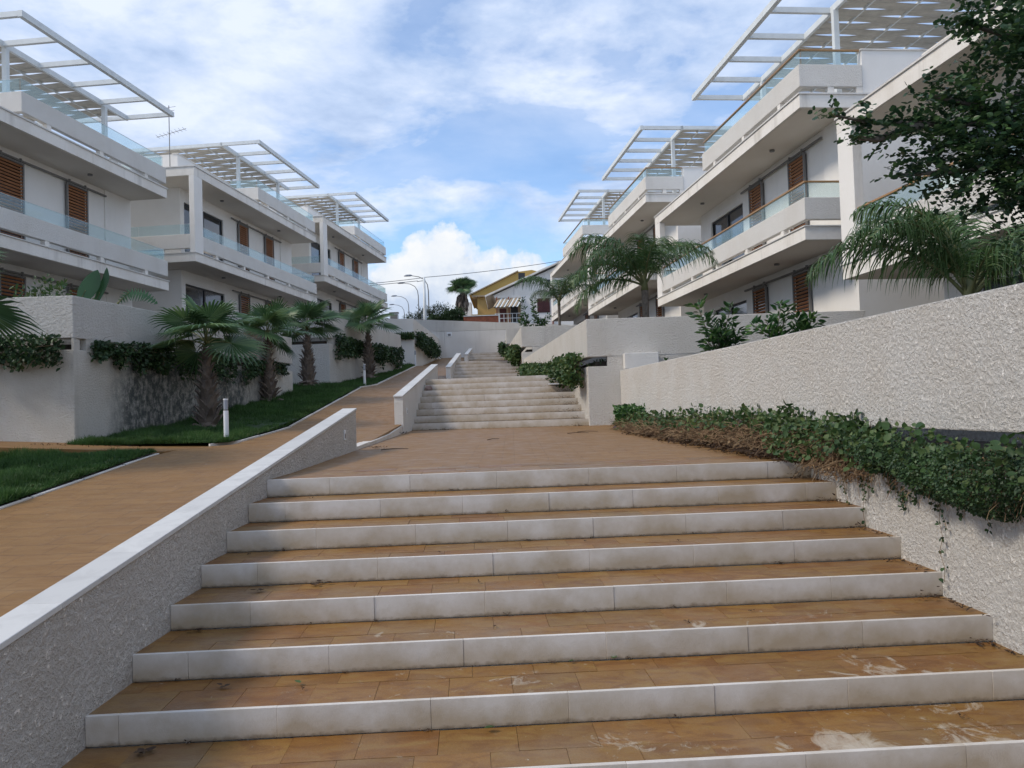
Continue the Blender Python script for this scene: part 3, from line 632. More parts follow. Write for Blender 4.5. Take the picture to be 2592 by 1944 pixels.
# ---------------------------------------------------------------- apartment blocks
def build_block(col, heading, zr, label, row, name='apartment_block'):
    h = R(heading); e = empty(name, (col[0], col[1], zr), math.pi/2-h, label, 'building', 'white terraced apartment blocks flanking the stairs')
    L_, D_ = 12.3, 9.0
    def B(nm, mat, *a, parent=e, bevel=0):
        return MB().box(*a).build(nm, mat, parent, bevel)
    left = row == 'L'; w0, w1 = (1.7, 4.9) if left else (2.45, 5.4)
    B('roof_slab', M['slab_edge'], 0, L_, 0, D_, -.33, -.025)
    B('soffit_panel', M['soffit'], .05, L_-.05, .06, 1.3, -.338, -.3302)
    B('roof_edge_trim', M['concrete'], -.03, L_+.03, -.03, D_, -.0249, .012)
    B('floor_slab', M['slab_edge'], 0, L_, 0, D_, -3.40, -3.10)
    B('soffit_panel', M['soffit'], .05, L_-.05, .06, 1.3, -3.408, -3.4002)
    B('floor_edge_trim', M['concrete'], -.03, L_+.03, -.03, D_, -3.0999, -3.072)
    B('column', M['facade'], .0, .60, .001, .20, -3.07, -.331, bevel=.01)
    B('base_slab', M['slab_edge'], .0, L_, .9, D_, -6.6, -6.25)
    # facade walls with openings
    for z0, z1, ww in ((-3.07, -.34, -.80), (-6.25, -3.41, -3.88)):
        q = MB().box(1.4, w0, 1.3, 1.55, z0, z1).box(w0, w1, 1.3, 1.55, ww, z1).box(w1, 5.65, 1.3, 1.55, z0, z1).box(5.65, 10.85, 1.3, 1.55, z0, z1).box(10.85, 12.25, 1.26, 1.55, z0, z1)
        q.box(1.4, 1.65, 1.55, D_-.1, z0, z1).box(12., 12.25, 1.55, D_-.1, z0, z1).box(1.65, 12., D_-.3, D_-.1, z0, z1)
        q.build('wall', M['facade'], e)
        wn = MB().box(w0, w0+.06, 1.36, 1.42, z0, ww).box(w1-.06, w1, 1.36, 1.42, z0, ww).box(w0+.06, w1-.06, 1.36, 1.42, ww-.06, ww).box((w0+w1)/2-.05, (w0+w1)/2+.05, 1.35, 1.42, z0, ww-.06).build('window_frame', M['dark'], e)
        for a, b in ((w0+.06, (w0+w1)/2-.05), ((w0+w1)/2+.05, w1-.06)):
            MB().box(a, b, 1.39, 1.40, z0+.02, ww-.06).build('window_pane', M['pane'], wn)
        B('shutter_rail', M['grey_metal'], 5.5, 10.85, 1.20, 1.25, z1-.24, z1-.19)
        for sa in (6.15, 8.92):
            st, sb = z1-.27, z0+.04
            f = MB().box(sa, sa+.05, 1.19, 1.25, sb, st).box(sa+.93, sa+.98, 1.19, 1.25, sb, st).box(sa+.05, sa+.93, 1.19, 1.25, st-.05, st).box(sa+.05, sa+.93, 1.19, 1.25, sb, sb+.05)
            f.box(sa+.1, sa+.14, 1.18, 1.24, st, st+.11).box(sa+.84, sa+.88, 1.18, 1.24, st, st+.11)
            f = f.build('shutter', M['grey_metal'], e)
            bk = MB().box(sa+.05, sa+.93, 1.27, 1.29, sb, st-.05).build('window_pane', M['pane'], e)
            n = 26; pitch = (st-sb-.1)/n
            for i in range(n):
                inst('slat', SLAT, f, (sa+.49, 1.22, sb+.05+pitch*(i+.5)), (R(-48), 0, 0))
        for s_ in (3.5, 9.2):
            q = MB().tube([(s_, .66, z1-.005), (s_, .66, z1-.05)], .07, 10); q.build('downlight', M['grey_metal'], e)
    # first-floor balcony
    def rail(x0, x1, y0, y1, zb, zt, n, cap=True):
        along = abs(x1-x0) > abs(y1-y0); L2 = max(abs(x1-x0), abs(y1-y0)); k = max(1, round(L2/n))
        for i in range(k):
            a, b = i/k, (i+1)/k
            if along: q = MB().box(x0+(x1-x0)*a+.008, x0+(x1-x0)*b-.008, y0, y1, zb, zt)
            else: q = MB().box(x0, x1, y0+(y1-y0)*a+.008, y0+(y1-y0)*b-.008, zb, zt)
            q.build('glass_panel', M['glass'], e)
        if cap and not left:
            MB().box(x0-.03, x1+.03, y0-.03, y1+.03, zt+.001, zt+.04).build('handrail', M['rail_wood'], e, .006)
        elif cap: MB().box(x0-.004, x1+.004, y0-.004, y1+.004, zt+.001, zt+.008).build('handrail', M['steel_white'], e)
    def parapet(poly, zb, zt, zpost, posts, mat=M['render_fine']):
        MB().prism(poly, zb, zt).build('parapet', mat, e, .012)
        for s_ in posts: MB().box(s_, s_+.16, .02, .15, zpost, zb).build('slot_post', M['slab_edge'], e)
    parapet([(.601, .012), (L_, .012), (L_, 1.25), (L_-.15, 1.25), (L_-.15, .16), (.601, .16)], -2.93, -2.42, -3.072, (1.62, 3.95, 6.3, 8.65, 10.95))
    MB().box(.001, .15, .201, 4.2, -2.93, -2.42).build('parapet', M['render_fine'], e, .015)
    for y_ in (1.2, 3.0): MB().box(.02, .14, y_, y_+.16, -3.072, -2.93).build('slot_post', M['slab_edge'], e)
    rail(.62, L_-.08, .08, .09, -2.42, -2.06, 2.33)
    rail(.07, .08, .22, 4.1, -2.42, -2.06, 2.0, True); rail(L_-.09, L_-.08, .12, 1.25, -2.42, -2.06, 1.3)
    # roof terrace
    parapet([(5.5, .012), (L_, .012), (L_, 1.55), (L_-.15, 1.55), (L_-.15, .16), (5.65, .16), (5.65, 1.3), (5.5, 1.3)], .16, .68, .013, (6.45, 8.72, 11.05))
    for y_ in (.7, 1.4): MB().box(L_-.14, L_-.01, y_, y_+.15, .013, .16).build('slot_post', M['slab_edge'], e)
    rail(5.56, L_-.08, .08, .09, .68, 1.02, 2.2); rail(L_-.09, L_-.08, .12, 1.5, .68, 1.02, 1.4); rail(5.57, 5.58, .12, 1.28, .68, 1.02, 1.2)
    B('roof_wall', M['facade'], L_-.22, L_-.02, 1.56, D_-1, .013, 1.03); MB().prism([(1.2, 1.25), (5.49, 1.25), (5.49, 1.42), (1.37, 1.42), (1.37, 5), (1.2, 5)], .013, .86).build('roof_wall', M['facade'], e)
    B('coping', M['slab_edge'], L_-.25, L_+.01, 1.53, D_-1, 1.031, 1.06); B('coping', M['slab_edge'], 1.17, 5.5, 1.22, 1.45, .861, .89)
    # pergola
    zt = 2.62; pg = MB().box(5.3, 12.55, -.18, -.06, zt-.16, zt).build('pergola_beam', M['steel_white'], e)
    MB().box(5.3, 12.55, 1.46, 1.54, zt-.16, zt).build('inner_beam', M['steel_white'], pg); MB().box(5.3, 12.55, 6.5, 6.6, zt-.16, zt).build('inner_beam', M['steel_white'], pg)
    for i in range(6):
        s_ = 5.3+i*1.43; MB().box(s_, s_+.10, -.059, 6.5 if i in (0, 5) else 1.459, zt-.145, zt-.01).build('pergola_rung', M['steel_white'], pg)
    for s_, y_ in ((6.8, 1.43), (11.2, 1.43), (6.8, 6.5), (11.2, 6.5)):
        MB().box(s_, s_+.13, y_, y_+.13, .013, zt-.161).build('pergola_post', M['steel_white'], pg)
    for y_ in (2.3, 3.5, 4.7, 5.9): MB().box(5.41, 12.44, y_-.02, y_+.02, zt-.10, zt-.04).build('cross_bar', M['steel_white'], pg)
    for i in range(19): inst('canvas_strip', STRIP[i % 2], pg, (5.62+i*.36, 0, zt-.07))
    return e
SLAT = MB().box(-.44, .44, -.027, .027, -.006, .006).mesh('slat', M['slat'])
STRIP = []
for sg in (1, -1):
    V = []; F = []; n = 40
    for i in range(n+1):
        y = 1.55+(6.5-1.55)*i/n; z = sg*.027*math.cos((y-2.3)/1.2*math.pi); V += [(-.178, y, z), (.178, y, z), (-.178, y, z+.004), (.178, y, z+.004)]
    for i in range(n):
        a = 4*i; F += [(a, a+4, a+5, a+1), (a+2, a+3, a+7, a+6), (a, a+2, a+6, a+4), (a+1, a+5, a+7, a+3)]
    STRIP.append(MB().add(V, F).mesh('canvas_strip', M['canvas'], True))
def mv(p, head, d): return (p[0]+math.sin(R(head))*d, p[1]+math.cos(R(head))*d)
build_block((-11.02, 29.1), 6.6, 10.57, 'middle white block on the left with column frame, behind the fan palms', 'L')
build_block((-12.63, 15.0), 6.6, 9.25, 'nearest white block on the left, cut by the frame edge, big pergola', 'L')
build_block((-9.50, 42.6), 6.6, 11.89, 'farthest white block on the left, ending against the cumulus cloud', 'L')
build_block((5.60, 31.16), 174.2, 8.66, 'large white block on the right with wooden handrails and slatted shutters', 'R')
build_block((7.0, 17.28), 174.2, 7.47, 'nearest white block on the right, mostly behind the dark carob tree', 'R')
build_block((4.25, 44.6), 174.2, 9.88, 'third white block on the right, behind the big feather palm', 'R')
build_block((2.95, 58.3), 174.2, 11.05, 'farthest white block on the right, smallest pergola against the sky', 'R')
# roof antenna
an = MB().tube([(0, 0, 0), (0, 0, 2.6)], .016, 6); ae = empty('roof_antenna', (-12.35, 30.3, 10.6), label='television aerial on the roof between the two nearest left blocks', cat='antenna')
an.build('mast', M['grey_metal'], ae); q = MB().bar((-.55, .2, 1.5), (.7, -.2, 1.65), .014, .014)
for t in range(8): q.bar((-.5+t*.16, .18-t*.05-.2, 1.51+t*.02), (-.5+t*.16, .18-t*.05+.2, 1.51+t*.02), .008, .008)
q.bar((-.25, 0, 2.5), (.25, 0, 2.56), .01, .01).bar((-.2, 0, 2.38), (.2, 0, 2.42), .01, .01).build('aerial', M['grey_metal'], ae)
# ---------------------------------------------------------------- houses and street beyond the end wall
def build_white_house():
    e = empty('white_house', (0, 72, 7), label='white house with gable, striped awnings and dark red shuttered window', cat='house')
    B = lambda nm, mat, *a, parent=e: MB().box(a[0], a[1], a[2], a[3], a[4]-7, a[5]-7).build(nm, mat, parent)
    B('wall', M['facade'], 1.0, 10, 0, 9, 7, 11.45); B('porch_wall', M['tan'], -1.2, .999, 2.2, 9, 7, 11.45)
    B('porch_ceiling', M['slab_edge'], -1.3, .999, -.1, 2.199, 11.25, 11.449); B('porch_floor', M['slab_edge'], -1.35, .999, -.4, 2.199, 8.75, 8.95)
    B('doorway', M['dark'], .1, .75, 2.16, 2.199, 8.96, 10.9); B('porch_window', M['shutter_red'], -.9, -.3, 2.16, 2.199, 9.4, 10.6)
    m = MB(); m.prism([(0, 0), (0, 0)], 0, 0) if 0 else None
    g = MB(); tri = [(-1.5, 11.46), (10.2, 11.46), (4.5, 14.0)]
    g.add([(x, 0, z-7) for x, z in tri]+[(x, 9, z-7) for x, z in tri], [(0, 1, 2), (5, 4, 3), (0, 3, 4, 1), (1, 4, 5, 2), (2, 5, 3, 0)]).build('gable', M['slab_edge'], e)
    rf = MB(); rf.bar((-2.1, 4.2, 11.42-7), (4.5, 4.2, 14.22-7), 9.2, .14).bar((4.5, 4.2, 14.22-7), (11, 4.2, 11.42-7), 9.6, .16); rf.build('roof', M['slab_edge'], e)
    ch = MB().box(.9, 1.5, 3, 3.6, 13.0-7, 13.9-7).build('chimney', M['dark'], e)
    B('attic_window', M['dark'], 3.3, 3.9, -.02, -.001, 12.35, 12.75)
    w = MB().box(2.42, 3.52, -.05, -.001, 9.88-7, 11.12-7).build('window', M['shutter_red'], e)
    for k in range(2):
        for i in range(9): MB().box(2.5+k*.5, 2.94+k*.5, -.08, -.051, 9.98-7+i*.12, 10.06-7+i*.12).build('louvre', M['shutter_red'], w)
    for x in (-1.15, -.1): MB().box(x, x+.1, -.35, -.25, 0, 4.3).build('porch_post', M['rust'], e)
    for x0 in (-1.45, -.35):
        aw = empty('awning', (0, 0, 0)); aw.parent = e
        for i in range(6):
            c = 'steel_white' if i % 2 else 'tan'; m = MB()
            xa, xb = x0+.05+i*.17, x0+.05+(i+1)*.17-.01
            m.bar(((xa+xb)/2+.55, .1, 4.35), ((xa+xb)/2, -1.3, 3.35-.05*(i % 2)), .16, .03); m.build('awning_stripe', M[c], aw)
    rl = MB()
    for z in (9.05, 9.45, 9.85): rl.bar((-1.3, -.35, z-7), (1.0, -.35, z-7), .04, .05)
    for i in range(7): rl.bar((-1.25+i*.37, -.35, 1.95), (-1.25+i*.37, -.35, 2.85), .05, .05, (1, 0, 0))
    rl.build('balcony_railing', M['steel_white'], e)
    MB().tube([(3.75, -.08, 0), (3.75, -.08, 4.4)], .06).build('drain_pipe', M['rust'], e)
build_white_house()
def build_yellow_house():
    e = empty('yellow_house', (0, 85, 7), label='ochre yellow house with sloping gable left of the white house', cat='house')
    MB().box(-3.3, 9, 0, 10, 0, 6.15).build('wall', M['yellow_wall'], e)
    MB().box(-3.8, 9.4, -.5, 10.3, 6.16, 6.3).build('eave', M['tan'], e)
    MB().box(-3.9, -2.2, -.9, -.01, 4.05, 4.3).box(-2.2, 4, -.9, -.01, 4.05, 4.3).build('ledge', M['yellow_wall'], e)
    tri = [(-4.0, 6.31), (7.5, 6.31), (7.5, 7.2), (2.4, 8.75), (1.0, 8.6)]
    MB().add([(x, -.4, z) for x, z in tri]+[(x, 10.4, z) for x, z in tri], [(0, 1, 2, 3, 4), (9, 8, 7, 6, 5)]+[(i, i+5, (i+1) % 5+5, (i+1) % 5) for i in range(5)]).build('gable', M['yellow_roof'], e)
    MB().bar((-4.1, 5, 6.34), (1.0, 5, 8.68), 11.2, .1).build('roof', M['tan'], e)
    MB().box(-3.32, -3.301, 2, 3.4, 4.9, 5.6).build('window', M['dark'], e)
    MB().box(1.3, 2.1, -.43, -.401, 7.2, 7.5).build('attic_window', M['dark'], e)
    MB().box(-5.2, -3.9, -.5, 1, 3.9, 5.6).build('parapet_block', M['slab_edge'], e)
    MB().box(-3.9, 6, -.3, -.01, 0, 4.04).build('ground_floor', M['rust'], e)
build_yellow_house()
def lamp(x, y, zt, lab, s=1.):
    e = empty('street_lamp', (x, y, zt-8*s), label=lab, cat='street lamp', group='curved arm street lamps behind the end wall')
    h = 8*s
    MB().tube([(0, 0, 0), (0, 0, h*.55), (0, 0, h*.80), (-.08*s, 0, h*.88), (-.38*s, 0, h*.945), (-.95*s, 0, h*.985), (-1.7*s, -.1, h)], [.085*s, .065*s, .055*s, .045*s, .04*s, .038*s, .035*s], 8).build('pole', M['grey_metal'], e, smooth=True)
    MB().tube([(-1.6*s, -.1, h+.02), (-1.8*s, -.12, h+.03), (-2.2*s, -.15, h+.02), (-2.45*s, -.17, h-.03)], [.04*s, .11*s, .11*s, .04*s], 8).build('lamp_head', M['lamp_glass'], e, smooth=True)
    MB().tube([(0, 0, 0), (0, 0, .8)], .16*s, 8).build('base_sleeve', M['grey_metal'], e)
lamp(-8.3, 85, 15.6, 'tallest curved street lamp, right behind the white utility pole')
lamp(-11.0, 100, 17.2, 'second tallest curved street lamp, left of the white utility pole')
lamp(-14.4, 118, 18.2, 'third curved street lamp, further left and lower')
lamp(-17.2, 135, 19.2, 'lowest curved street lamp, leftmost and farthest')
e = empty('utility_pole', (-6.15, 60, 6), label='straight white utility pole carrying the overhead wires', cat='pole')
MB().tube([(0, 0, 0), (0, 0, 3), (0, 0, 5.35)], [.13, .12, .08], 10).build('pole', M['steel_white'], e, smooth=True)
MB().bar((-.5, 0, 5.05), (.1, 0, 5.12), .04, .04).build('bracket', M['grey_metal'], e)
def cable(p, q, sag, lab):
    P = [Vector(p).lerp(Vector(q), t/24)+Vector((0, 0, -sag*4*(t/24)*(1-t/24))) for t in range(25)]
    tag(MB().tube(P, .022, 5).build('overhead_wire', M['cable']), lab, 'wire', 'overhead wires')
cable((-34, 62, 12.2), (-6.15, 60, 11.32), .8, 'upper overhead wire left of the utility pole')
cable((-6.15, 60, 11.34), (12, 66, 14.6), .35, 'overhead wire rising from the utility pole over the houses')
cable((-34, 62, 11.4), (-6.6, 60, 11.1), .5, 'lower overhead wire left of the utility pole')
e = empty('utility_cabinet', (-8.7, 62, 7.2), label='small grey roadside cabinet behind the end wall left of the pole', cat='cabinet')
MB().box(-.3, .3, 0, .4, 0, 1.85).build('housing', M['steel_white'], e, .02); MB().box(-.26, .26, -.02, -.001, 1.3, 1.75).build('door', M['grey_metal'], e); MB().box(-.34, .34, -.04, .44, 1.851, 1.92).build('lid', M['grey_metal'], e)
e = empty('roadside_wall', (-1.9, 58, 6.5), label='low brown boundary wall with white post below the yellow house', cat='wall')
MB().box(-1.35, 1.1, 0, .2, 0, 1.66).build('wall_panel', M['rust'], e); MB().box(1.101, 1.2, -.02, .22, 0, 1.78).build('post', M['steel_white'], e); MB().box(-1.35, 1.1, -.03, .23, 1.661, 1.72).build('coping', M['steel_white'], e)
# ---------------------------------------------------------------- foliage builders
def blob_points(blobs, n, shell=.55):
    """blobs: (x,y,z,rx,ry,rz); points biased to the outside of each blob"""
    vol = np.array([b[3]*b[4]*b[5] for b in blobs])**.75; idx = rng.choice(len(blobs), n, p=vol/vol.sum()); B = np.array(blobs)[idx]
    d = rand_dirs(n, 0); r = (shell+(1-shell)*rng.random(n))[:, None]*(1+.12*rng.normal(size=(n, 1)))
    return B[:, :3]+d*r*B[:, 3:6], d
def bush(name, blobs, n, size, mat, label, cat='bush', group=None, woody=True, kind=None, asp=.55, simple=False, parent=None, up=.5):
    P, d = blob_points(blobs, n, .45); D = unit(d*.8+rand_dirs(n, .2)); U = unit(rand_dirs(n, .9)+d*.3)
    c = np.mean([b[:3] for b in blobs], axis=0); zb = min(b[2]-b[5] for b in blobs)
    sz = size*(.65+.7*rng.random(n))
    if parent is None:
        e = empty(name, (c[0], c[1], zb), label=label, cat=cat, group=group, kind=kind); inv = np.array([c[0], c[1], zb])
    else: e = parent; inv = np.array([0, 0, 0.])
    leaf_obj('foliage', P-inv, D, U, sz, sz*asp, mat, e, simple)
    if woody:
        m = MB()
        for b in blobs:
            for k in range(3):
                dd = rand_dirs(1, .4)[0]; tip = np.array(b[:3])+dd*np.array(b[3:6])*.8; base = np.array([c[0]+(b[0]-c[0])*.4, c[1]+(b[1]-c[1])*.4, zb])
                mid = (tip+base)/2+rng.normal(size=3)*.08*np.linalg.norm(tip-base); m.tube([base-inv, mid-inv, tip-inv], [.012+size*.12, .008+size*.08, .004], 5)
        m.build('stem', M['bark'], e)
    return e
# fan palms
def fan_frond(elev, seed, Rf=.78, pet=.52):
    rr = random.Random(seed); V = []; F = []; e = R(elev)
    P = [Vector((0, 0, 0))]; a = e+R(12)
    for i in range(5):
        P.append(P[-1]+Vector((math.cos(a), 0, math.sin(a)))*pet/5); a -= R(9)
    pm = MB().tube(P, [.022, .017, .014, .012, .010, .009], 5)
    hub = P[-1]; d = Vector((math.cos(a), 0, math.sin(a))); s = Vector((0, 1, 0)); n = s.cross(d)*-1; n = d.cross(s)
    n = -n if n.z < 0 else n
    N_ = 34; da = R(290)/N_
    bl = MB()
    for k in range(N_):
        t = -R(145)+da*(k+.5); f = abs(t)/R(145); L_ = Rf*(1-.30*f*f)*rr.uniform(.93, 1.05); lift = .10*math.cos(t*.5)
        def pt(ang, r, h, droop=0): return hub+(d*math.cos(ang)+s*math.sin(ang))*r+n*(h+lift*(r/Rf)**2*.6-.06*f*r)-Vector((0, 0, droop))
        r1 = L_*.52; dr = rr.uniform(.6, 1.5)
        hv = pt(t, .015, 0); l1 = pt(t-da/2, r1, -.008); m1 = pt(t, r1, .014); q1 = pt(t+da/2, r1, -.008)
        l2 = pt(t-da*.22, L_*.78, -.004, .03*dr); m2 = pt(t, L_*.78, .006, .03*dr); q2 = pt(t+da*.22, L_*.78, -.004, .03*dr); tp = pt(t+rr.uniform(-.02, .02), L_, 0, .12*dr)
        bl.add([hv, l1, m1, q1, l2, m2, q2, tp], [(0, 1, 2), (0, 2, 3), (1, 4, 5, 2), (2, 5, 6, 3), (4, 7, 5), (5, 7, 6)])
    return bl.mesh('frond', M['fan'], False), pm.mesh('petiole', M['petiole'], True)
FANS = [fan_frond(el, i, rf, pt) for i, (el, rf, pt) in enumerate([(84, .66, .50), (72, .76, .56), (60, .80, .60), (48, .82, .62), (36, .84, .62), (25, .82, .62), (13, .80, .58), (0, .74, .54)])]
def boot_mesh():
    m = MB(); m.add([(0, -.055, -.06), (0, .055, -.06), (.03, -.05, .03), (.03, .05, .03), (.055, -.03, .09), (.055, .03, .09), (.085, -.022, .135), (.085, .006, .15), (.02, -.03, .09), (.02, .03, .09)],
               [(0, 1, 3, 2), (2, 3, 5, 4), (4, 5, 7, 6), (8, 9, 1, 0), (4, 8, 0, 2), (5, 3, 1, 9), (4, 6, 8), (5, 9, 7), (6, 7, 9, 8)]); return m.mesh('leaf_base', M['boot'])
BOOT = boot_mesh()
def fan_palm(x, y, z, H, r0, scale, seed, label, group='fan palms with booted trunks on the left lawns', nf=12, lean=0.):
    rr = random.Random(seed); e = empty('fan_palm', (x, y, z), rr.uniform(0, 6.28), label, 'palm tree', group)
    prof = lambda t: r0*(1.08-.22*min(t*3, 1)-.18*t if t < .5 else .77-(t-.5)*1.15)
    pts = [(lean*t*t, 0, -.08+t*(H+.08)) for t in [i/10 for i in range(11)]]
    MB().tube(pts, [max(prof(i/10), .05) for i in range(11)], 12).build('trunk', M['boot'], e, smooth=True)
    rows = int(H/.085)
    for j in range(rows):
        t = (j+.4)/rows; r = max(prof(t), .05); nb = max(5, int(2*math.pi*r/.125)); sc = (.8+.75*(1-t))*(r0/.2)
        for k in range(nb):
            a = 2*math.pi*(k+.5*(j % 2))/nb+rr.uniform(-.15, .15); b = inst('leaf_base', BOOT, e, (lean*t*t+math.cos(a)*(r-.012), math.sin(a)*(r-.012), t*H+rr.uniform(-.02, .02)), (0, rr.uniform(.05, .5)+(.9 if t < .08 else 0), a), (sc*rr.uniform(.8, 1.3), sc, sc*rr.uniform(.8, 1.35)))
    for k in range(nf):
        t = k/nf; i = min(int(t*8*1.02), 7); a = k*2.399+rr.uniform(-.2, .2); sc = scale*rr.uniform(.9, 1.08)
        f = inst('frond', FANS[i][0], e, (lean, 0, H+.02+.10*(1-t)), (rr.uniform(-.45, .45), rr.uniform(-.12, .12), a), (sc, sc, sc)); inst('petiole', FANS[i][1], f)
    return e
fan_palm(-5.83, 15.85, lawn_z(-5.83, 15.85), 1.52, .165, .96, 1, 'nearest fan palm on the lawn, broad booted trunk behind the white bollard')
fan_palm(-5.97, 20.34, lawn_z(-5.97, 20.34), 1.52, .15, .90, 2, 'second fan palm along the lawn, between the nearest and the third')
fan_palm(-5.95, 24.2, lawn_z(-5.95, 24.2), 1.60, .16, .92, 3, 'third fan palm along the lawn, upright yellow green crown')
fan_palm(-5.06, 29.4, lawn_z(-5.06, 29.4), 1.85, .16, .98, 4, 'farthest fan palm of the lawn row, beside the ramp')
fan_palm(-7.5, 10.5, ramp_z(10.5), 2.1, .28, 1.06, 5, 'fan palm at the left frame edge of which only frond tips show')
def far_palm():
    e = empty('windblown_palm', (-4.55, 80, 7.5), label='tall windblown fan palm behind the end wall against the cloud', cat='palm tree')
    MB().tube([(0, 0, 0), (0, 0, 2.5), (0, 0, 5.8)], [.24, .2, .17], 8).build('trunk', M['bark'], e, smooth=True)
    for k in range(34):
        rr = random.Random(k+50); i = rr.choice([0, 0, 1, 1, 2, 3, 5]); a = rr.gauss(0, 1.3) if k < 18 else rr.uniform(0, 6.28); f = inst('frond', FANS[i][0], e, (0, 0, 5.75), (rr.uniform(-.8, .8), rr.uniform(-.1, .5), a), (1.35, 1.1, 1.35)); inst('petiole', FANS[i][1], f)
    P, d = blob_points([(0, 0, 4.9, .5, .5, .8)], 260, .6)
    leaf_obj('dead_skirt', P, unit(np.c_[d[:, :2]*.25, -np.ones(260)]), rand_dirs(260, 0), .8, .09, M['boot'], e)
far_palm()
# feather palms
def feather_frond(elev, seed, L_=2.2, leaf=.55, pairs=70, curl=122):
    rr = random.Random(seed); P = []; a = R(elev); p = Vector((0, 0, 0)); n = 16; T = []
    for i in range(n+1):
        P.append(p.copy()); T.append(Vector((math.cos(a), 0, math.sin(a)))); p += T[-1]*L_/n; a -= R(curl)/n*(.45+1.1*i/n)
    rm = MB().tube(P, [.028*(1-.9*i/n)+.003 for i in range(n+1)], 5)
    V = []; F = []
    for k in range(pairs):
        t = .16+.83*k/(pairs-1); q = t*n; i = min(int(q), n-1); c = P[i].lerp(P[i+1], q-i); d = T[i]
        ll = leaf*(math.sin(math.pi*min(.12+t*.86, 1))**.6)*rr.uniform(.85, 1.1)
        for s in (-1, 1):
            up = Vector((0, 1, 0)).cross(d)*-1
            if up.z < 0: up = -up
            g = (d*rr.uniform(.35, .7)+Vector((0, s, 0))*rr.uniform(.7, 1)+up*rr.uniform(-.15, .55)).normalized(); w = .0130*rr.uniform(.8, 1.25); gv = rr.uniform(.55, 1.15); pos = c.copy(); o = len(V); m_ = 5
            for j in range(m_+1):
                ww = w*(1-(j/m_)**2*.95); sd = d*ww
                V += [tuple(pos-sd), tuple(pos+sd)]; pos = pos+g*ll/m_; g = (g+Vector((rr.uniform(-.08, .08), rr.uniform(-.08, .08), (-.50-.22*j)*gv))).normalized()
            F += [(o+2*j, o+2*j+1, o+2*j+3, o+2*j+2) for j in range(m_)]
    me = bpy.data.meshes.new('frond'); me.from_pydata(V, [], F); me.materials.append(M['feather'])
    return me, rm.mesh('rachis', M['petiole'], True)
FEA = [feather_frond(el, 100+i, L_, lf) for i, (el, L_, lf) in enumerate([(88, 2.2, .72), (78, 2.5, .85), (68, 2.6, .9), (56, 2.6, .9), (42, 2.4, .85), (24, 2.1, .7)])]
def feather_palm(x, y, z, H, scale, seed, label, nf=12, dirs=None, trunk=.10, spread=0):
    rr = random.Random(seed); e = empty('feather_palm', (x, y, z), 0, label, 'palm tree', 'drooping feather palms on the right terraces')
    MB().tube([(0, 0, 0), (0, 0, H*.5), (0, 0, H), (0, 0, H+.35)], [trunk, trunk*.85, trunk*.95, trunk*.4], 10).build('trunk', M['bark'], e, smooth=True)
    MB().tube([(0, 0, H-.02), (0, 0, H+.4*scale)], [trunk*1.05, trunk*.45], 8).build('crownshaft', M['petiole'], e, smooth=True)
    for k in range(nf):
        if dirs: a, i, sc = dirs[k % len(dirs)]; a = R(a)
        else: a, i, sc = k*2.399+rr.uniform(-.25, .25), min(int(k/nf*6), 5), 1
        sc *= scale*rr.uniform(.93, 1.07); f = inst('frond', FEA[i][0], e, (0, 0, H+.1*scale), (rr.uniform(-.12, .12), 0, a), (sc, sc, sc)); inst('rachis', FEA[i][1], f)
    return e
feather_palm(3.62, 22, 2.9, 1.75, 1.0, 11, 'largest feather palm, centre right, drooping in front of the third right block', 13,
             [(180, 2, 1.0), (165, 1, 1.), (200, 4, 1.05), (150, 3, .95), (0, 2, .9), (20, 1, .95), (-25, 3, .95), (60, 1, .9), (100, 2, .85), (-80, 2, .85), (-110, 1, .9), (215, 3, .95), (180, 5, 1.15), (10, 4, .85), (-50, 0, 1.), (5, 0, 1.05), (-10, 1, 1.), (190, 1, 1.), (40, 3, .95)])
feather_palm(2.16, 36, 4.1, 1.95, .95, 12, 'slim feather palm on the far right terrace before the white house', 9,
             [(180, 2, 1.), (170, 1, .9), (0, 2, 1.), (20, 3, 1.), (-60, 2, .9), (90, 1, .9), (-10, 1, 1.05), (140, 3, .8), (-120, 4, .8)], .07)
feather_palm(5.85, 10.5, 1.7, 1.0, .88, 13, 'feather palm at the right edge behind the coarse white wall', 12,
             [(180, 2, .95), (170, 3, 1.), (200, 2, .95), (90, 0, 1.15), (110, 1, 1.1), (70, 1, 1.15), (0, 2, 1.), (20, 3, .9), (-20, 3, .9), (-90, 3, .8), (-60, 4, .8), (150, 0, 1.1), (190, 4, .75), (160, 1, 1.0), (210, 3, .9), (175, 1, 1.05), (230, 2, .8), (130, 2, .8), (-40, 2, .9)], .11)
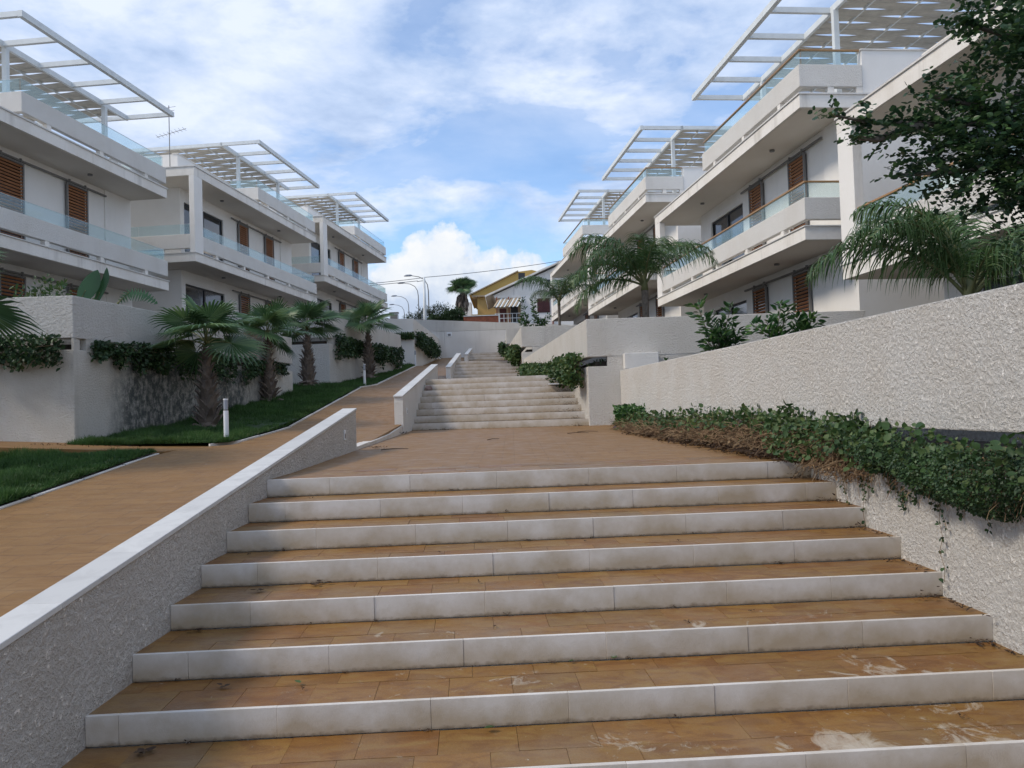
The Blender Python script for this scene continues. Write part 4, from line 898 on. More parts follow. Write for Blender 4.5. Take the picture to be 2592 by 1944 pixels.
# carob tree
def carob():
    e = empty('carob_tree', (6.9, 8.2, 1.6), label='dark glossy carob tree reaching in from the top right corner', cat='tree')
    inv = Vector((6.9, 8.2, 1.6))
    MB().tube([Vector(p)-inv for p in [(6.9, 8.2, 1.4), (6.8, 8.1, 2.4), (6.4, 7.9, 3.2), (5.9, 7.7, 3.9)]], [.16, .13, .11, .08], 10).build('trunk', M['bark'], e, smooth=True)
    limbs = [[(6.4, 7.9, 3.2), (5.2, 7.3, 3.75), (4.3, 6.9, 3.85), (3.5, 6.8, 3.85), (3.0, 6.75, 3.86), (2.68, 6.65, 3.89)], [(5.2, 7.3, 3.75), (4.4, 6.9, 3.55), (3.8, 6.8, 3.45), (3.25, 6.8, 3.42)],
             [(5.9, 7.7, 3.9), (4.9, 7.0, 4.3), (4.2, 6.7, 4.5), (3.65, 6.5, 4.55)], [(4.3, 6.9, 3.85), (3.9, 6.8, 4.0), (3.55, 6.8, 4.08)],
             [(6.4, 7.9, 3.3), (5.2, 7.0, 3.2), (4.6, 6.7, 2.95)], [(3.5, 6.8, 3.85), (3.05, 6.7, 3.70), (2.85, 6.6, 3.68)], [(5.9, 7.7, 3.9), (5.0, 7.2, 4.7), (4.4, 6.9, 4.9)]]
    m = MB()
    for l in limbs: n = len(l); m.tube([Vector(p)-inv for p in l], [.032*(1-i/n)+.005 for i in range(n)], 6)
    m.build('limb', M['bark'], e, smooth=True)
    C = []; D = []; U = []; Sx = []
    def spray(p, d, L_):
        p = np.array(p, float); d = unit(np.array(d, float)); n = max(3, int(L_/.042)); side = unit(np.cross(d, [0, 0, 1])+rng.normal(size=3)*.25)
        for i in range(n):
            for s in (-1, 1):
                C.append(p.copy()); D.append(unit(side*s+d*.35+rng.normal(size=3)*.15)); U.append(unit(np.array([0, 0, 1])+rng.normal(size=3)*.55)); Sx.append(rng.uniform(.036, .072))
            d = unit(d+np.array([0, 0, -.03])+rng.normal(size=3)*.06); p += d*L_/n
    for l in limbs:
        for a, b in zip(l[:-1], l[1:]):
            a, b = np.array(a), np.array(b)
            if a[0] > 5.4: continue
            for k in range(int(np.linalg.norm(b-a)*34)):
                t = rng.random(); spray(a+(b-a)*t, unit(b-a)*.7+rng.normal(size=3)*[.7, .7, .5], rng.uniform(.14, .3))
        spray(l[-1], np.array(l[-1])-np.array(l[-2]), .25)
    for (x, y, z, r, k) in ((4.2, 6.9, 3.75, .62, 210), (3.9, 6.8, 3.55, .42, 90), (4.35, 6.8, 3.45, .42, 110), (4.25, 6.6, 4.45, .50, 120), (4.8, 7.2, 4.1, .8, 200), (3.75, 6.8, 3.9, .34, 55), (4.9, 7.2, 3.3, .6, 90), (4.0, 6.5, 4.55, .34, 46), (4.9, 7.0, 5.0, .7, 100), (3.5, 6.8, 3.62, .24, 26)):
        for _ in range(int(k*1.15)): d = rand_dirs(1, 0)[0]; spray(np.array([x, y, z])+d*r*rng.random()**.45, d+rng.normal(size=3)*.4, rng.uniform(.14, .28))
    s_ = np.array(Sx); leaf_obj('crown', np.array(C)-np.array(inv), np.array(D), np.array(U), s_, s_*.82, M['carob'], e)
carob()
# citrus shrubs behind the near right wall
def shrub(name, base, tips, n, size, mat, label, cat='shrub', group=None, asp=.42):
    e = empty(name, base, label=label, cat=cat, group=group); m = MB(); C = []; D = []; b0 = np.array(base, float)
    for t in tips:
        t = np.array(t, float); mid = (b0+t)/2+rng.normal(size=3)*.1*np.linalg.norm(t-b0)*[1, 1, .2]; m.tube([(0, 0, 0), mid-b0, t-b0], [.016, .011, .004], 5)
        for k in range(n):
            u = .25+.75*rng.random()**.8; p = (1-u)**2*b0+2*u*(1-u)*mid*1.0+u*u*t if False else (b0+(mid-b0)*2*u if u < .5 else mid+(t-mid)*(2*u-1))
            ax = unit(t-b0); side = rand_dirs(1, 0)[0]; side = unit(side-ax*side.dot(ax)); L2 = rng.uniform(0, .10)
            C.append(p+side*L2-b0); D.append(unit(side+ax*.6+np.array([0, 0, -.1])))
    m.build('stem', M['bark'], e); C = np.array(C); s = size*(.7+.6*rng.random(len(C))); leaf_obj('foliage', C, np.array(D), rand_dirs(len(C), 1.2), s, s*asp, mat, e); return e
def tips(c, r, h, k, lean=(0, 0)): return [(c[0]+rng.uniform(-r, r)+lean[0]*rng.random(), c[1]+rng.uniform(-r, r), c[2]+h*rng.uniform(.55, 1.05)) for _ in range(k)]
shrub('citrus_shrub', (3.35, 13, 2.2), [(2.95, 13, 3.18), (3.05, 12.9, 2.95), (3.3, 13.1, 2.85), (3.5, 13, 3.12), (3.2, 12.8, 2.7), (3.6, 13, 2.75), (3.42, 12.9, 2.6), (3.05, 12.9, 2.6)], 68, .125, M['citrus'], 'left citrus shrub of the two behind the coarse white wall', group='citrus shrubs behind the near right wall')
shrub('citrus_shrub', (3.95, 12, 2.1), [(3.5, 12, 2.72), (3.7, 12, 2.78), (3.95, 12, 3.02), (4.2, 12, 2.8), (4.42, 12, 2.82), (4.3, 11.9, 2.65), (3.9, 12, 2.6), (4.1, 12.1, 2.95), (3.75, 12, 2.5), (4.5, 12.1, 2.72)], 62, .12, M['citrus'], 'right citrus shrub of the two, spreading low behind the wall', group='citrus shrubs behind the near right wall')
shrub('upright_shrub', (1.05, 40, 5.2), [(.6, 40, 6.9), (.65, 40, 6.2), (1.2, 40, 6.85), (1.05, 40, 6.5), (1.5, 40, 5.9), (1.9, 40, 6.1), (.5, 40, 5.9), (1.7, 40, 5.8)], 70, .16, M['citrus'], 'upright shrub with two thin spires before the white house')
# banana-like plants behind the nearest left wall
def paddle(e, base, pts, w, torn=False):
    pts = [Vector(p) for p in pts]; m = MB(); n = len(pts)*4; C = []
    for i in range(n+1):
        q = i/n*(len(pts)-1); k = min(int(q), len(pts)-2); C.append(pts[k].lerp(pts[k+1], q-k))
    V = []; F = []
    for i, c in enumerate(C):
        t = i/n; ww = w*math.sin(math.pi*min(max(t*.97+.03, 0), 1))**.7; d = (C[min(i+1, n)]-C[max(i-1, 0)]).normalized(); s = d.cross(Vector((.2, -1, .25))).normalized()
        V += [tuple(c+s*ww-Vector((0, 0, .25*ww))), tuple(c), tuple(c-s*ww-Vector((0, 0, .25*ww)))]
    for i in range(n):
        if torn:
            a = Vector(V[3*i]); F += [(3*i, 3*i+1, 3*i+4), (3*i+1, 3*i+2, 3*i+4)]
        else: F += [(3*i, 3*i+3, 3*i+4, 3*i+1), (3*i+1, 3*i+4, 3*i+5, 3*i+2)]
    m.add(V, F); l = m.build('leaf', M['banana'], e, smooth=True); MB().tube([base]+[tuple(p) for p in pts[:2]], [.025, .018, .008], 6).build('stalk', M['petiole'], e); return l
e = empty('banana_plant', (-7.95, 15.5, 3.1), label='upright paddle leaf plant behind the corner of the nearest left wall', cat='plant')
paddle(e, (0, 0, 0), [(-.12, 0, .75), (.0, 0, .98), (.15, 0, 1.2), (.24, 0, 1.36)], .17); paddle(e, (0, 0, 0), [(.05, .1, .6), (.22, .1, .95), (.34, .1, 1.22), (.36, .1, 1.42)], .07)
e = empty('banana_plant', (-7.45, 15.5, 3.1), label='arching torn leaf plant drooping over the nearest left wall', cat='plant')
paddle(e, (0, 0, 0), [(.1, 0, .72), (.32, 0, .92), (.6, 0, .88), (.85, 0, .68)], .15, True); paddle(e, (0, 0, 0), [(-.1, 0, .6), (-.4, .1, .82), (-.7, .1, .8)], .1, True)
bush('flowering_shrub', [(-8.65, 15.6, 3.9, .45, .4, .5), (-9.2, 15.6, 3.7, .5, .4, .5)], 500, .10, M['vine'], 'yellow green shrub above the near left wall beside the frame edge', 'shrub')
# ---------------------------------------------------------------- creepers
def creeper(name, pts, n, size, mat, label, drop=.35, out=.22, up=.12, dry=0, seed=0, simple=False, asp=.8, side=-1, nrm=None, lump=1.):
    """leaves spilling from a slot: pts (x,y,z) along the slot lip, nrm = outward direction"""
    P = np.array(pts, float); seg = np.linalg.norm(P[1:]-P[:-1], axis=1); cs = np.r_[0, np.cumsum(seg)]; u = rng.random(n)*cs[-1]
    x = np.stack([np.interp(u, cs, P[:, i]) for i in range(3)], 1)
    lumpv = np.array([noise.noise(Vector((a*1.3*lump, seed*3.1, 0)))*.5+noise.noise(Vector((a*3.7*lump, seed, 5)))*.4 for a in u]); keep = .55+lumpv
    d = rng.random(n); o = rng.random(n)
    h = np.where(rng.random(n) < .35, up*rng.random(n)*(.6+keep), -drop*d**1.1*np.clip(keep*1.6, .25, 1.6))
    if nrm is None:
        t = P[-1]-P[0]; t[2] = 0; t = unit(t); nr = np.array([t[1], -t[0], 0])*side
    else: nr = unit(np.array(nrm, float))
    env = np.sqrt(np.clip(1-((h+drop*.25)/(drop+up))**2, .05, 1))
    x = x+nr*(o*out*env*np.clip(keep*1.5, .3, 1.6))[:, None]+np.stack([rng.normal(size=n)*.03, rng.normal(size=n)*.03, h], 1)
    c = P.mean(0); e = empty(name, tuple(c), label=label, cat='creeper', group='creepers spilling from the planter slots')
    D = unit(rand_dirs(n, -.3)+nr*.6); U = unit(nr*.8+rand_dirs(n, .9)); s = size*(.6+.8*rng.random(n))
    leaf_obj('foliage', x-c, D, U, s, s*asp, mat, e, simple)
    if dry:
        m = MB()
        for k in range(dry):
            uu = rng.random()*cs[-1]; b = np.array([np.interp(uu, cs, P[:, i]) for i in range(3)])-c; q = [b+nr*rng.random()*out*.3+[0, 0, rng.uniform(-.03, .05)]]
            g = unit(nr*rng.uniform(.3, 1)+rng.normal(size=3)*.7)
            for j in range(4): q.append(q[-1]+g*rng.uniform(.05, .11)); g = unit(g+rng.normal(size=3)*.35+[0, 0, -.22])
            m.tube(q, [.004, .0035, .003, .0025, .002], 3, False)
        m.build('vine_stems', M['dry'], e)
    return e
nl = [math.sin(R(98.6)), 0, 0]
creeper('ivy', [(-13, 13.5, 2.86), (-7.3, 13.5, 2.86)], 5200, .075, M['vine_dark'], 'ivy on the front slot of the nearest left wall, left of its corner', .36, .22, .16, 60, 1, nrm=(0, -1, 0), asp=.7)
creeper('ivy', [(-7.08, 13.95, 2.86), (-6.75, 16.1, 2.86)], 2400, .07, M['vine_dark'], 'ivy clump right of the corner of the nearest left wall', .34, .24, .12, 30, 2, nrm=(1, -.15, 0), asp=.7)
creeper('ivy', [(-6.68, 16.5, 2.86), (-6.35, 18.8, 2.86)], 1500, .07, M['vine_dark'], 'ivy clump behind the nearest fan palm', .38, .24, .10, 20, 3, nrm=(1, -.15, 0), asp=.7)
creeper('ivy', [(-6.30, 19.1, 2.86), (-5.95, 21.5, 2.86)], 1700, .07, M['vine_dark'], 'ivy clump between the first and second fan palms', .36, .25, .10, 20, 4, nrm=(1, -.15, 0), asp=.7)
creeper('ivy', [(-5.85, 27.2, 4.0), (-4.7, 34.4, 4.0)], 5200, .085, M['vine_dark'], 'long ivy band on the second left wall behind the farthest palm', .5, .3, .18, 50, 5, nrm=(1, -.15, 0), asp=.7)
creeper('ivy', [(-5.6, 38.95, 5.18), (-4.55, 39.0, 5.18)], 700, .10, M['vine'], 'thin ivy on the front of the farthest left wall', .12, .2, .12, 10, 6, nrm=(0, -1, 0), asp=.7)
creeper('ivy', [(-4.52, 39.2, 5.15), (-4.36, 47.8, 5.05)], 3800, .11, M['vine_dark'], 'bushy ivy along the side of the farthest left wall', .55, .4, .25, 20, 7, nrm=(1, 0, 0), asp=.7)
creeper('creeper', [(1.50, 17.35, 2.5), (1.25, 20.5, 2.55)], 3000, .085, M['vine'], 'bushy creeper at the pier corner of the second right wall', .36, .30, .16, 60, 8, nrm=(-1, -.1, 0))
creeper('creeper', [(1.25, 20.3, 2.50), (.62, 28.0, 2.95)], 4200, .085, M['vine'], 'low creeper trailing down onto the middle landing', .36, .5, .12, 120, 9, nrm=(-1, -.1, 0))
creeper('creeper', [(.35, 30.9, 3.72), (.05, 36.5, 3.95)], 3000, .12, M['vine'], 'bright creeper at the third right wall pier', .5, .3, .22, 40, 10, nrm=(-1, 0, 0))
creeper('creeper', [(-.28, 42.1, 4.80), (-.34, 46.5, 4.95)], 1400, .13, M['vine_dark'], 'rounded dark creeper on the farthest right wall', .6, .3, .15, 10, 11, nrm=(-1, 0, 0))
# planting inside the slots seen from the front of the second right wall
bush('slot_plant', [(1.9, 17.6, 2.45, .35, .25, .12), (3.6, 17.7, 2.5, .5, .3, .25)], 600, .07, M['vine_dark'], 'dark leaves inside the pier slot of the second right wall', 'plant', woody=False)
bush('terrace_weed', [(3.0, 15.9, 2.28, .14, .1, .22), (3.3, 15.9, 2.2, .16, .1, .14), (4.2, 15.9, 2.42, .22, .1, .16), (4.75, 15.9, 2.5, .2, .1, .22)], 130, .10, M['citrus'], 'sparse weeds peeping over the coarse white wall by the pier', 'plant', woody=True)
# the big hedge-like creeper beside the lower landing
def near_creeper():
    e = empty('overgrown_creeper', (2.6, 10, 1.1), label='long overgrown creeper with brown stems along the near right wall', cat='creeper'); inv = np.array([2.6, 10, 1.1])
    prot = lambda y: np.interp(y, [3, 6.8, 8.7, 10.6, 13, 15.2, 16.2], [.12, .16, .24, .40, .58, .50, .13])
    hh = lambda y: np.interp(y, [3.5, 6, 8.5, 12, 15.2, 16.4], [1.24, 1.32, 1.43, 1.38, 1.35, 1.31])
    wx = lambda y: np.interp(y, [-2, 4.9, 17.2], [3.05, 2.77, 2.25])
    gz_ = lambda y: np.interp(y, [3.5, 6.6, 7.4, 17.6], [.95, .95, 1.06, 1.2])
    # brown woody mat
    m = MB()
    for k in range(2600):
        y = 6.2+9.9*rng.random()**.9; f = rng.random(); x = wx(y)+.03-prot(y)*f; z = gz_(y)+.02+(hh(y)-gz_(y)-.06)*rng.random()*(1-.55*f**2)
        q = [np.array([x, y, z])]; g = unit(np.array([-rng.uniform(.0, .9), rng.normal()*.9, rng.uniform(-.3, .7)]))
        for j in range(4):
            q.append(q[-1]+g*rng.uniform(.03, .085)); g = unit(g+rng.normal(size=3)*.4+[0, 0, -.25])
        q = [np.array([p[0], p[1], max(p[2], gz_(p[1])+.01)])-inv for p in q]; m.tube(q, [.0042, .0038, .003, .0025, .002], 3, False)
    m.build('vine_stems', M['dry'], e)
    n = 6500; y = 6.3+9.8*rng.random(n); f = rng.random(n); x = wx(y)+.02-prot(y)*f*.92; z = gz_(y)+.0+(hh(y)-gz_(y)-.1)*rng.random(n)*(1-.55*f**2)
    leaf_obj('withered_leaves', np.stack([x, y, z], 1)-inv, rand_dirs(n, -.2), rand_dirs(n, .5), .02+.045*rng.random(n), .012+.015*rng.random(n), M['dry'], e, True)
    # green tops
    n = 2500; y = 6.0+10.2*rng.random(n)**1.25; lump = np.array([noise.noise(Vector((a*1.6, 2, 0)))+.6*noise.noise(Vector((a*4.1, 7, 0))) for a in y])
    f = rng.random(n)**1.2; x = wx(y)+.02-prot(y)*f*.9; z = hh(y)+.02+(.11+.16*lump)*rng.random(n)-.13*f-.04*rng.random(n)-.16*(rng.random(n) < .15)
    s = .035+.05*rng.random(n)**1.5; leaf_obj('foliage', np.stack([x, y, z], 1)-inv, unit(rand_dirs(n, .1)+[-.6, -.3, 0]), unit(rand_dirs(n, .7)+[-.5, -.5, .5]), s, s*.85, M['vine'], e)
    n = 2600; y = 14.6+1.7*rng.random(n); x = wx(y)+.02-prot(y)*rng.random(n); z = gz_(y)+(.40*rng.random(n)); s = .04+.04*rng.random(n)
    leaf_obj('foliage', np.stack([x, y, z], 1)-inv, unit(rand_dirs(n, .1)+[-.4, -.5, 0]), rand_dirs(n, .8), s, s*.8, M['citrus'], e)
    # larger heart leaves towards the camera
    n = 1500; y = 3.6+4.4*rng.random(n)**.8; x = wx(y)+.03-(.10+.22*rng.random(n)); z = 1.10+np.interp(y, [3.6, 5.0, 6.2, 8.2], [.25, .26, .32, .36])*rng.random(n)+.04*np.sin(y*5)
    s = .026+.042*rng.random(n)**1.4; leaf_obj('foliage', np.stack([x, y, z], 1)-inv, unit(rand_dirs(n, -.2)+[-.6, -.4, 0]), unit(rand_dirs(n, .6)+[-.7, -.5, .4]), s, s*.9, M['vine'], e)
    m = MB()
    for k in range(420):
        y = rng.uniform(4, 8); q = [np.array([wx(y), y, rng.uniform(1.05, 1.3)])]; g = unit(np.array([-1, rng.normal()*.8, rng.normal()*.2]))
        for j in range(5): q.append(q[-1]+g*rng.uniform(.03, .08)); g = unit(g+rng.normal(size=3)*.3+[0, 0, -.45])
        m.tube([p-inv for p in q], [.004, .0035, .003, .0025, .002, .0018], 3, False)
    m.build('vine_stems', M['dry'], e)
near_creeper()
def fine_creeper():
    e = empty('fine_leaved_creeper', (2.6, 4.9, 1.1), label='dense small leaved creeper hanging down the near right wall with loose tendrils', cat='creeper'); inv = np.array([2.6, 4.9, 1.1])
    wx = lambda y: np.interp(y, [-2, 4.9, 17.2], [3.05, 2.77, 2.25]); n = 24000
    y = 3.4+2.7*rng.random(n); lump = np.array([noise.noise(Vector((a*2.2, 4, 1)))+.5*noise.noise(Vector((a*6, 1, 0))) for a in y])
    low = np.interp(y, [3.4, 4.0, 5.2, 5.9, 6.1], [.93, .91, .93, 1.03, 1.12])-.10*lump; t = rng.random(n)**.8; z = 1.30-(1.30-low)*t
    bulge = .06+.24*np.sin(np.pi*np.clip(.15+t*.85, 0, 1))**.8*(1+.5*lump); x = wx(y)-bulge*(.35+.65*rng.random(n)); s = .012+.014*rng.random(n)
    leaf_obj('foliage', np.stack([x, y, z], 1)-inv, unit(rand_dirs(n, -.3)+[-.4, -.2, 0]), unit(rand_dirs(n, .6)+[-.7, -.4, .3]), s, s*.7, M['vine_dark'], e, True)
    C = []; m = MB()
    for k in range(24):
        y0 = rng.uniform(3.7, 7.0); L_ = rng.uniform(.06, .22) if k < 21 else rng.uniform(.45, .6); p = np.array([wx(y0)-.03, y0, 1.02 if y0 > 5.9 else .97]); q = [p-inv]
        for j in range(6): p = p+np.array([0, rng.normal()*.02, -L_/6]); p[0] = wx(p[1])-.022-rng.random()*.015; q.append(p-inv); C += [p+rng.normal(size=3)*.008 for _ in range(3)]
        m.tube(q, .002, 3, False)
    m.build('tendril', M['dry'], e)['kind'] = 'stuff'; C = np.array(C); s = .018+.016*rng.random(len(C)); leaf_obj('tendril_leaves', C-inv, unit(rand_dirs(len(C), -.5)+[-.3, 0, 0]), unit(rand_dirs(len(C), .4)+[-.8, -.4, 0]), s, s*.8, M['vine_dark'], e)
fine_creeper()
# ---------------------------------------------------------------- hedges behind the end wall
bush('olive_tree', [(-6.4, 63, 8.7, .9, .8, .9), (-5.3, 63, 8.9, 1.1, .8, .9), (-7.5, 63, 8.3, .8, .8, .8), (-4.4, 63, 8.4, .8, .8, .7)], 5200, .16, M['olive'], 'grey green olive tree behind the end wall near the pole', 'tree', asp=.3)
bush('round_hedge', [(-4.5, 61, 8.3, .9, .7, .7), (-3.9, 61, 8.45, .7, .7, .7), (-5.4, 61, 8.1, .8, .7, .6)], 6200, .14, M['hedge'], 'dense green hedge behind the end wall left of the palm', 'hedge')
bush('roadside_shrub', [(-11.8, 62, 8.1, .5, .5, .7), (-10.9, 62, 7.9, .5, .5, .6)], 700, .18, M['hedge'], 'leafy shrub at the left end behind the end wall', 'shrub')
# distant tree line so that the hilltop does not end bare
# ---------------------------------------------------------------- grass
def grass(name, gen, n, h, label):
    X, Y, Z = gen(n); n = len(X); a = rng.random(n)*2*np.pi; w = .004+.004*rng.random(n); tuft = np.array([noise.noise(Vector((a_*2.2, b_*2.2, 0)))+.6*noise.noise(Vector((a_*7, b_*7, 3))) for a_, b_ in zip(X, Y)]); hh = h*(.45+rng.random(n))*np.clip(1+1.3*tuft, .45, 2.6); lx = rng.normal(size=n)*.35*hh; ly = rng.normal(size=n)*.35*hh
    V = np.empty((n, 3, 3)); V[:, 0] = np.stack([X-np.cos(a)*w, Y-np.sin(a)*w, Z], 1); V[:, 1] = np.stack([X+np.cos(a)*w, Y+np.sin(a)*w, Z], 1); V[:, 2] = np.stack([X+lx, Y+ly, Z+hh], 1)
    tag(link_mesh(name, np_mesh(name, V.reshape(-1, 3), np.arange(3*n).reshape(n, 3), M['grass'])), label, 'grass', kind='stuff')
rz = np.vectorize(ramp_z); lz = np.vectorize(lawn_z)
def g1(n):
    X = -5.06-rng.random(n)**1.3*3.6; Y = 6.9+4.85*rng.random(n); return X, Y, rz(Y)+.03
grass('near_grass', g1, 130000, .06, 'short dark grass of the near left lawn')
ya = np.array([p[0] for p in LAWN2]); xa = np.array([p[1] for p in LAWN2]); xb = np.array([p[2] for p in LAWN2])
def g2(n):
    Y = 13.0+25.8*rng.random(n)**1.5; X0 = np.interp(Y, ya, xa); X1 = np.interp(Y, ya, xb); X = X0+(X1-X0)*rng.random(n); m_ = Y > 13.0; X, Y = X[m_], Y[m_]; return X, Y, lz(X, Y)
grass('far_grass', g2, 190000, .07, 'grass under the row of fan palms')
def weeds(n, gen, label):
    X, Y, Z = gen(n); k = 7; C = np.repeat(np.stack([X, Y, Z], 1), k, 0); m_ = len(C); s = .035+.05*rng.random(m_)
    tag(leaf_obj('lawn_weeds', C+rng.normal(size=(m_, 3))*[.015, .015, .004], unit(rand_dirs(m_, 0)+[0, 0, .7]), rand_dirs(m_, 1.5), s, s*.4, M['vine']), label, 'weeds', kind='stuff')
weeds(260, lambda n: (lambda Y: (-5.1-rng.random(n)**2.2*1.6, Y, rz(Y)+.03))(7.2+4.4*rng.random(n)), 'broad leaved weeds along the edge of the near lawn')
weeds(420, lambda n: (lambda Y: (-4.5-rng.random(n)**2.2*1.8, Y, lz(-4.6*np.ones(n), Y)))(13.6+14*rng.random(n)), 'broad leaved weeds along the edge of the far lawn')
# ---------------------------------------------------------------- bollard lights
def bollard(x, y, z, h, lab):
    e = empty('bollard_light', (x, y, z), label=lab, cat='bollard light', group='white bollard lights along the lawn')
    MB().tube([(0, 0, -.05), (0, 0, h*.72)], .040, 16).build('post', M['bollard_white'], e, smooth=False)
    MB().tube([(0, 0, h*.7201), (0, 0, h*.75)], .034, 16).build('collar', M['grey_metal'], e)
    MB().tube([(0, 0, h*.7501), (0, 0, h*.965)], .036, 16).build('lamp_lens', M['lamp_glass'], e); MB().tube([(0, 0, h*.9651), (0, 0, h)], .040, 16).build('lamp_cap', M['bollard_white'], e)
bollard(-4.69, 13.55, ramp_z(13.55), .70, 'nearest white bollard light with frosted head, at the lawn corner')
bollard(-4.55, 25.6, ramp_z(25.6), .70, 'second white bollard light, in front of the farthest fan palm')
bollard(-4.47, 38.6, ramp_z(38.6), .75, 'small far bollard light at the corner of the farthest left wall')
bollard(-4.2, 48.8, ramp_z(48.8), .55, 'tiny last bollard light close to the end wall')
# ---------------------------------------------------------------- litter and small things
def litter(name, spots, n, size, label):
    C = []
    for (x, y, z, rx, ry, h) in spots:
        k = max(6, int(n*rx*ry/.02)); C.append(np.stack([x+rng.normal(size=k)*rx*.5, y+rng.normal(size=k)*ry*.5, z+.006+h*rng.random(k)**2], 1))
    C = np.concatenate(C); k = len(C); s = size*(.5+rng.random(k)); tag(leaf_obj(name, C, unit(rand_dirs(k, 0)*[1, 1, .25]), unit(rand_dirs(k, 0)*.35+[0, 0, 1]), s, s*.5, M['litter']), label, 'leaf litter', kind='stuff')
sp_ = []
for k, a in enumerate((.35, .6, 1, .5, .55, .7, 1.)):
    y = 4.13+T1*k; xr = wall_x(y+.3)-.05; sp_.append((xr-.10*a, y-.09+.25, k*.15, .11*a+.02, .07, .06*a))
    sp_.append((xr-.0, y+.25-.26, k*.15, .025, .30, .01))
for k in range(8): y = 17.28+.43*k; sp_.append((wall_x(y)-.22, y-.10, 1.195+k*.15, .34 if k > 1 else .12, .12, .07))
for k in range(1, 5): y = 30.7+.43*k; sp_.append((wall_x(y)-.2, y-.1, 2.75+k*.15, .3, .12, .08))
sp_ += [(-1.65, 17.55, 1.2, .5, .07, .03), (-1.9, 11.6, 1.11, .12, .12, .02), (-2.1, 15.9, 1.19, .1, .2, .03)]
litter('leaf_litter', sp_, 60, .028, 'dark dead leaves gathered in the right corners of the steps')
sp_ = [(2.5+.0*y-prot_, y, 1.05+(y-7.2)*.0144, .16, .12, .05) for y, prot_ in ((7.3, .02), (7.9, .09), (8.4, .14), (9.0, .19), (9.8, .28), (10.7, .37), (7.6, .05), (8.1, .12), (8.7, .16), (9.4, .22), (10.2, .32), (11.2, .42), (12.2, .52), (13.2, .62))]
litter('creeper_litter', sp_, 130, .04, 'dark leaf litter under the edge of the overgrown creeper')
litter('path_droppings', [(-5.6-i*.12, 12.35+.04*math.sin(i*2.), ramp_z(12.2)+.03+max(.6+i*.12, 0)*.055, .05, .03, .02) for i in range(14)], 60, .035, 'row of dark seed litter on the side path')
rr = random.Random(3); sp_ = []
for _ in range(46):
    k = rr.randint(0, 6); y = 4.13+T1*k; x = rr.uniform(-2, 2.4); sp_.append((x, y-.012+(x+2.1)*.05 if rr.random() < .7 else y-rr.uniform(.1, .4)+(x+2.1)*.05, k*.15, .018, .012, .008))
litter('crumb_litter', sp_, 150, .016, 'tiny dark crumbs scattered along the risers')
def fallen_leaf(x, y, z, s, rz_, mat, label, n=1):
    C = np.array([(0, 0, .012)]*n)+rng.normal(size=(n, 3))*[s*.3, s*.3, .004]; D = np.array([(math.cos(rz_+i*1.7), math.sin(rz_+i*1.7), .12) for i in range(n)])
    V, F = leaves(C, D, np.array([(0.1, .1, 1)]*n), s, s*.8); o = link_mesh('fallen_leaf', np_mesh('fallen_leaf', V, F, mat)); o.location = (x, y, z); tag(o, label, 'leaf', 'single leaves fallen on the lower stairs')
def on_step(px_x, k, dy): return (px_x, 4.13+T1*k+dy+(px_x+2.16)*.0507, k*.15)
fallen_leaf(*on_step(.54, 1, -.045), .055, 1.2, M['citrus'], 'green leaf standing against a riser right of centre')
fallen_leaf(*on_step(.27, 1, -.04), .035, .4, M['hedge'], 'small dark green leaf by the riser left of the standing leaf')
fallen_leaf(*on_step(-1.17, 1, -.22), .05, 2.4, M['citrus'], 'small green leaf lying on a tile at the lower left')
fallen_leaf(*on_step(-.22, 0, -.03), .06, .1, M['hedge'], 'curled dark green leaf at the foot of the lowest full riser')
fallen_leaf(*on_step(-1.83, 0, -.12), .05, .5, M['litter'], 'cluster of black dead leaves near the bottom left corner', 5)
fallen_leaf(*on_step(-1.60, 1, -.16), .04, .9, M['litter'], 'dark shrivelled leaf below the second riser on the left', 3)
fallen_leaf(*on_step(-1.98, 2, -.05), .05, .2, M['litter'], 'flat dark leaf hard against a riser near the low wall', 3)
fallen_leaf(*on_step(-1.70, 3, -.22), .045, .2, M['litter'], 'crumpled dark leaf on the fourth step at the left', 4)
fallen_leaf(*on_step(-1.36, 3, -.08), .05, 1.2, M['litter'], 'spidery dark leaf cluster on the fourth step', 5)
e = empty('blue_wrapper', (1.95, 15.2, 1.165), R(20), 'crumpled bright blue foil wrapper on the landing by the creeper', 'wrapper')
m = MB(); pv = []; 
for j in range(4):
    for i in range(6): pv.append((i*.045-.11, j*.04-.06, .012+.045*abs(noise.noise(Vector((i*.9, j*1.1, 3))))+(.03 if 0 < j < 3 else 0)))
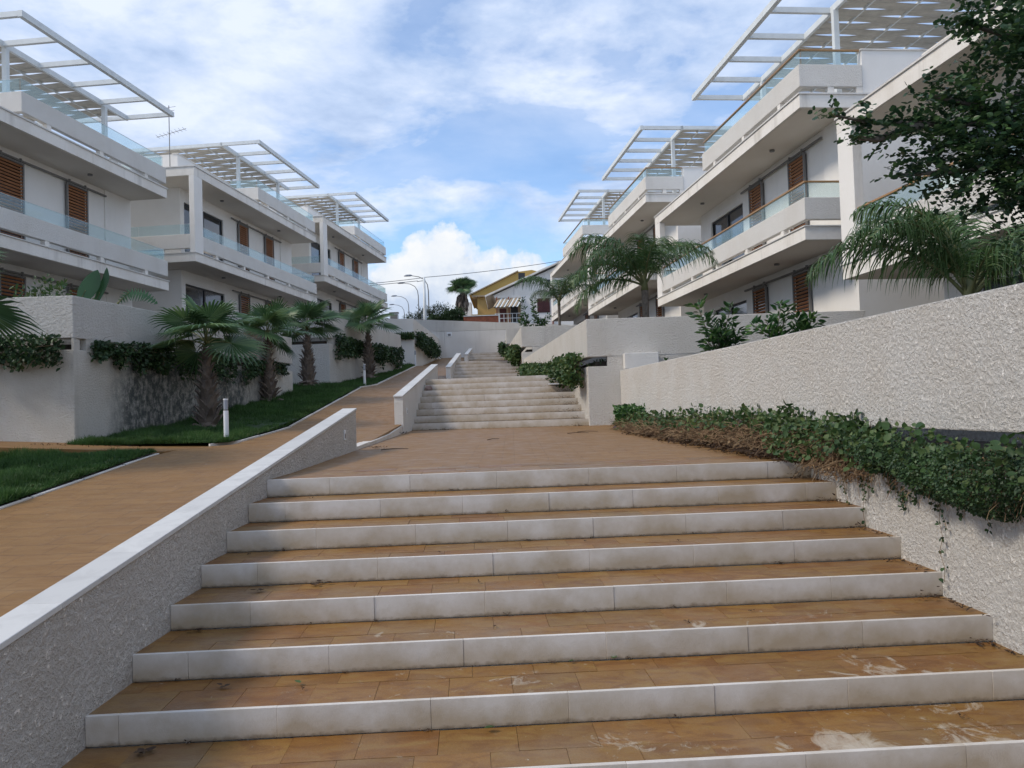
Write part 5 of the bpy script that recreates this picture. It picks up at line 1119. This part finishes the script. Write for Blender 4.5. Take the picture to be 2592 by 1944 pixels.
m.add(pv+[(x, y, 0) for x, y, z in pv], [(j*6+i, j*6+i+1, j*6+i+7, j*6+i+6) for j in range(3) for i in range(5)]+[(24+j*6+i, 24+j*6+i+6, 24+j*6+i+7, 24+j*6+i+1) for j in range(3) for i in range(5)]+[(i, 24+i, 25+i, i+1) for i in range(5)]+[(18+i+1, 42+i+1, 42+i, 18+i) for i in range(5)])
m.build('foil', M['blue'], e); MB().box(-.09, -.02, -.03, .02, .052, .07).build('label_patch', M['bollard_white'], e)
def rock(name, x, y, z, s, mat, label, cat='stone'):
    m = MB(); bm_v = []; n, k = 8, 5
    for j in range(k+1):
        ph = math.pi*j/k
        for i in range(n): a = 2*math.pi*i/n; v = Vector((math.sin(ph)*math.cos(a), math.sin(ph)*math.sin(a), math.cos(ph))); r = 1+.35*noise.noise(v*1.4+Vector((x, y, 0))); bm_v.append((v.x*s[0]*r, v.y*s[1]*r, v.z*s[2]*r))
    m.add(bm_v, [(j*n+i, (j+1)*n+i, (j+1)*n+(i+1) % n, j*n+(i+1) % n) for j in range(k) for i in range(n)]); o = m.build(name, mat); o.location = (x, y, z); tag(o, label, cat)
rock('loose_stone', -2.03, 20.16, 2.095+.06, (.10, .07, .075), M['stone'], 'pinkish stone lying on a step beside the second low wall')
rock('loose_stone', -6.05, 13.75, ramp_z(13.75)+.06, (.13, .07, .06), M['stone'], 'brown broken stone on the lawn edge below the mouldy wall')
for i, (x, y, r_) in enumerate(((-.4, 12.6, 1.1), (.9, 13.9, -.2), (1.1, 14.3, .1), (-1.75, 10.9, .3))):
    z = 1.05+(y-7.2)*.0144; d = Vector((math.cos(r_), math.sin(r_), 0)); tag(MB().tube([Vector((x, y, z+.01)), Vector((x, y, z+.02))+d*.16, Vector((x+.02, y+.03, z+.01))+d*.34], [.006, .005, .003], 4).build('twig', M['litter']), ('short thick twig on the middle of the landing', 'longer twig right of centre on the landing', 'thin twig near the blue wrapper', 'bent twig at the end of the nearest low wall')[i], 'twig', 'twigs on the landing')
for x, y, z, w in ((1.15, 19.95, 2.25, .34), (1.1, 19.4, 2.1, .5)):
    tag(MB().box(x-w/2, x+w/2, y-.1, y+.06, z+.03, z+.055).build('paper_scrap', M['bollard_white'], None, .004), 'white scrap board on a step near the creeper, '+('upper of two' if z > 2.2 else 'lower of two'), 'scrap')
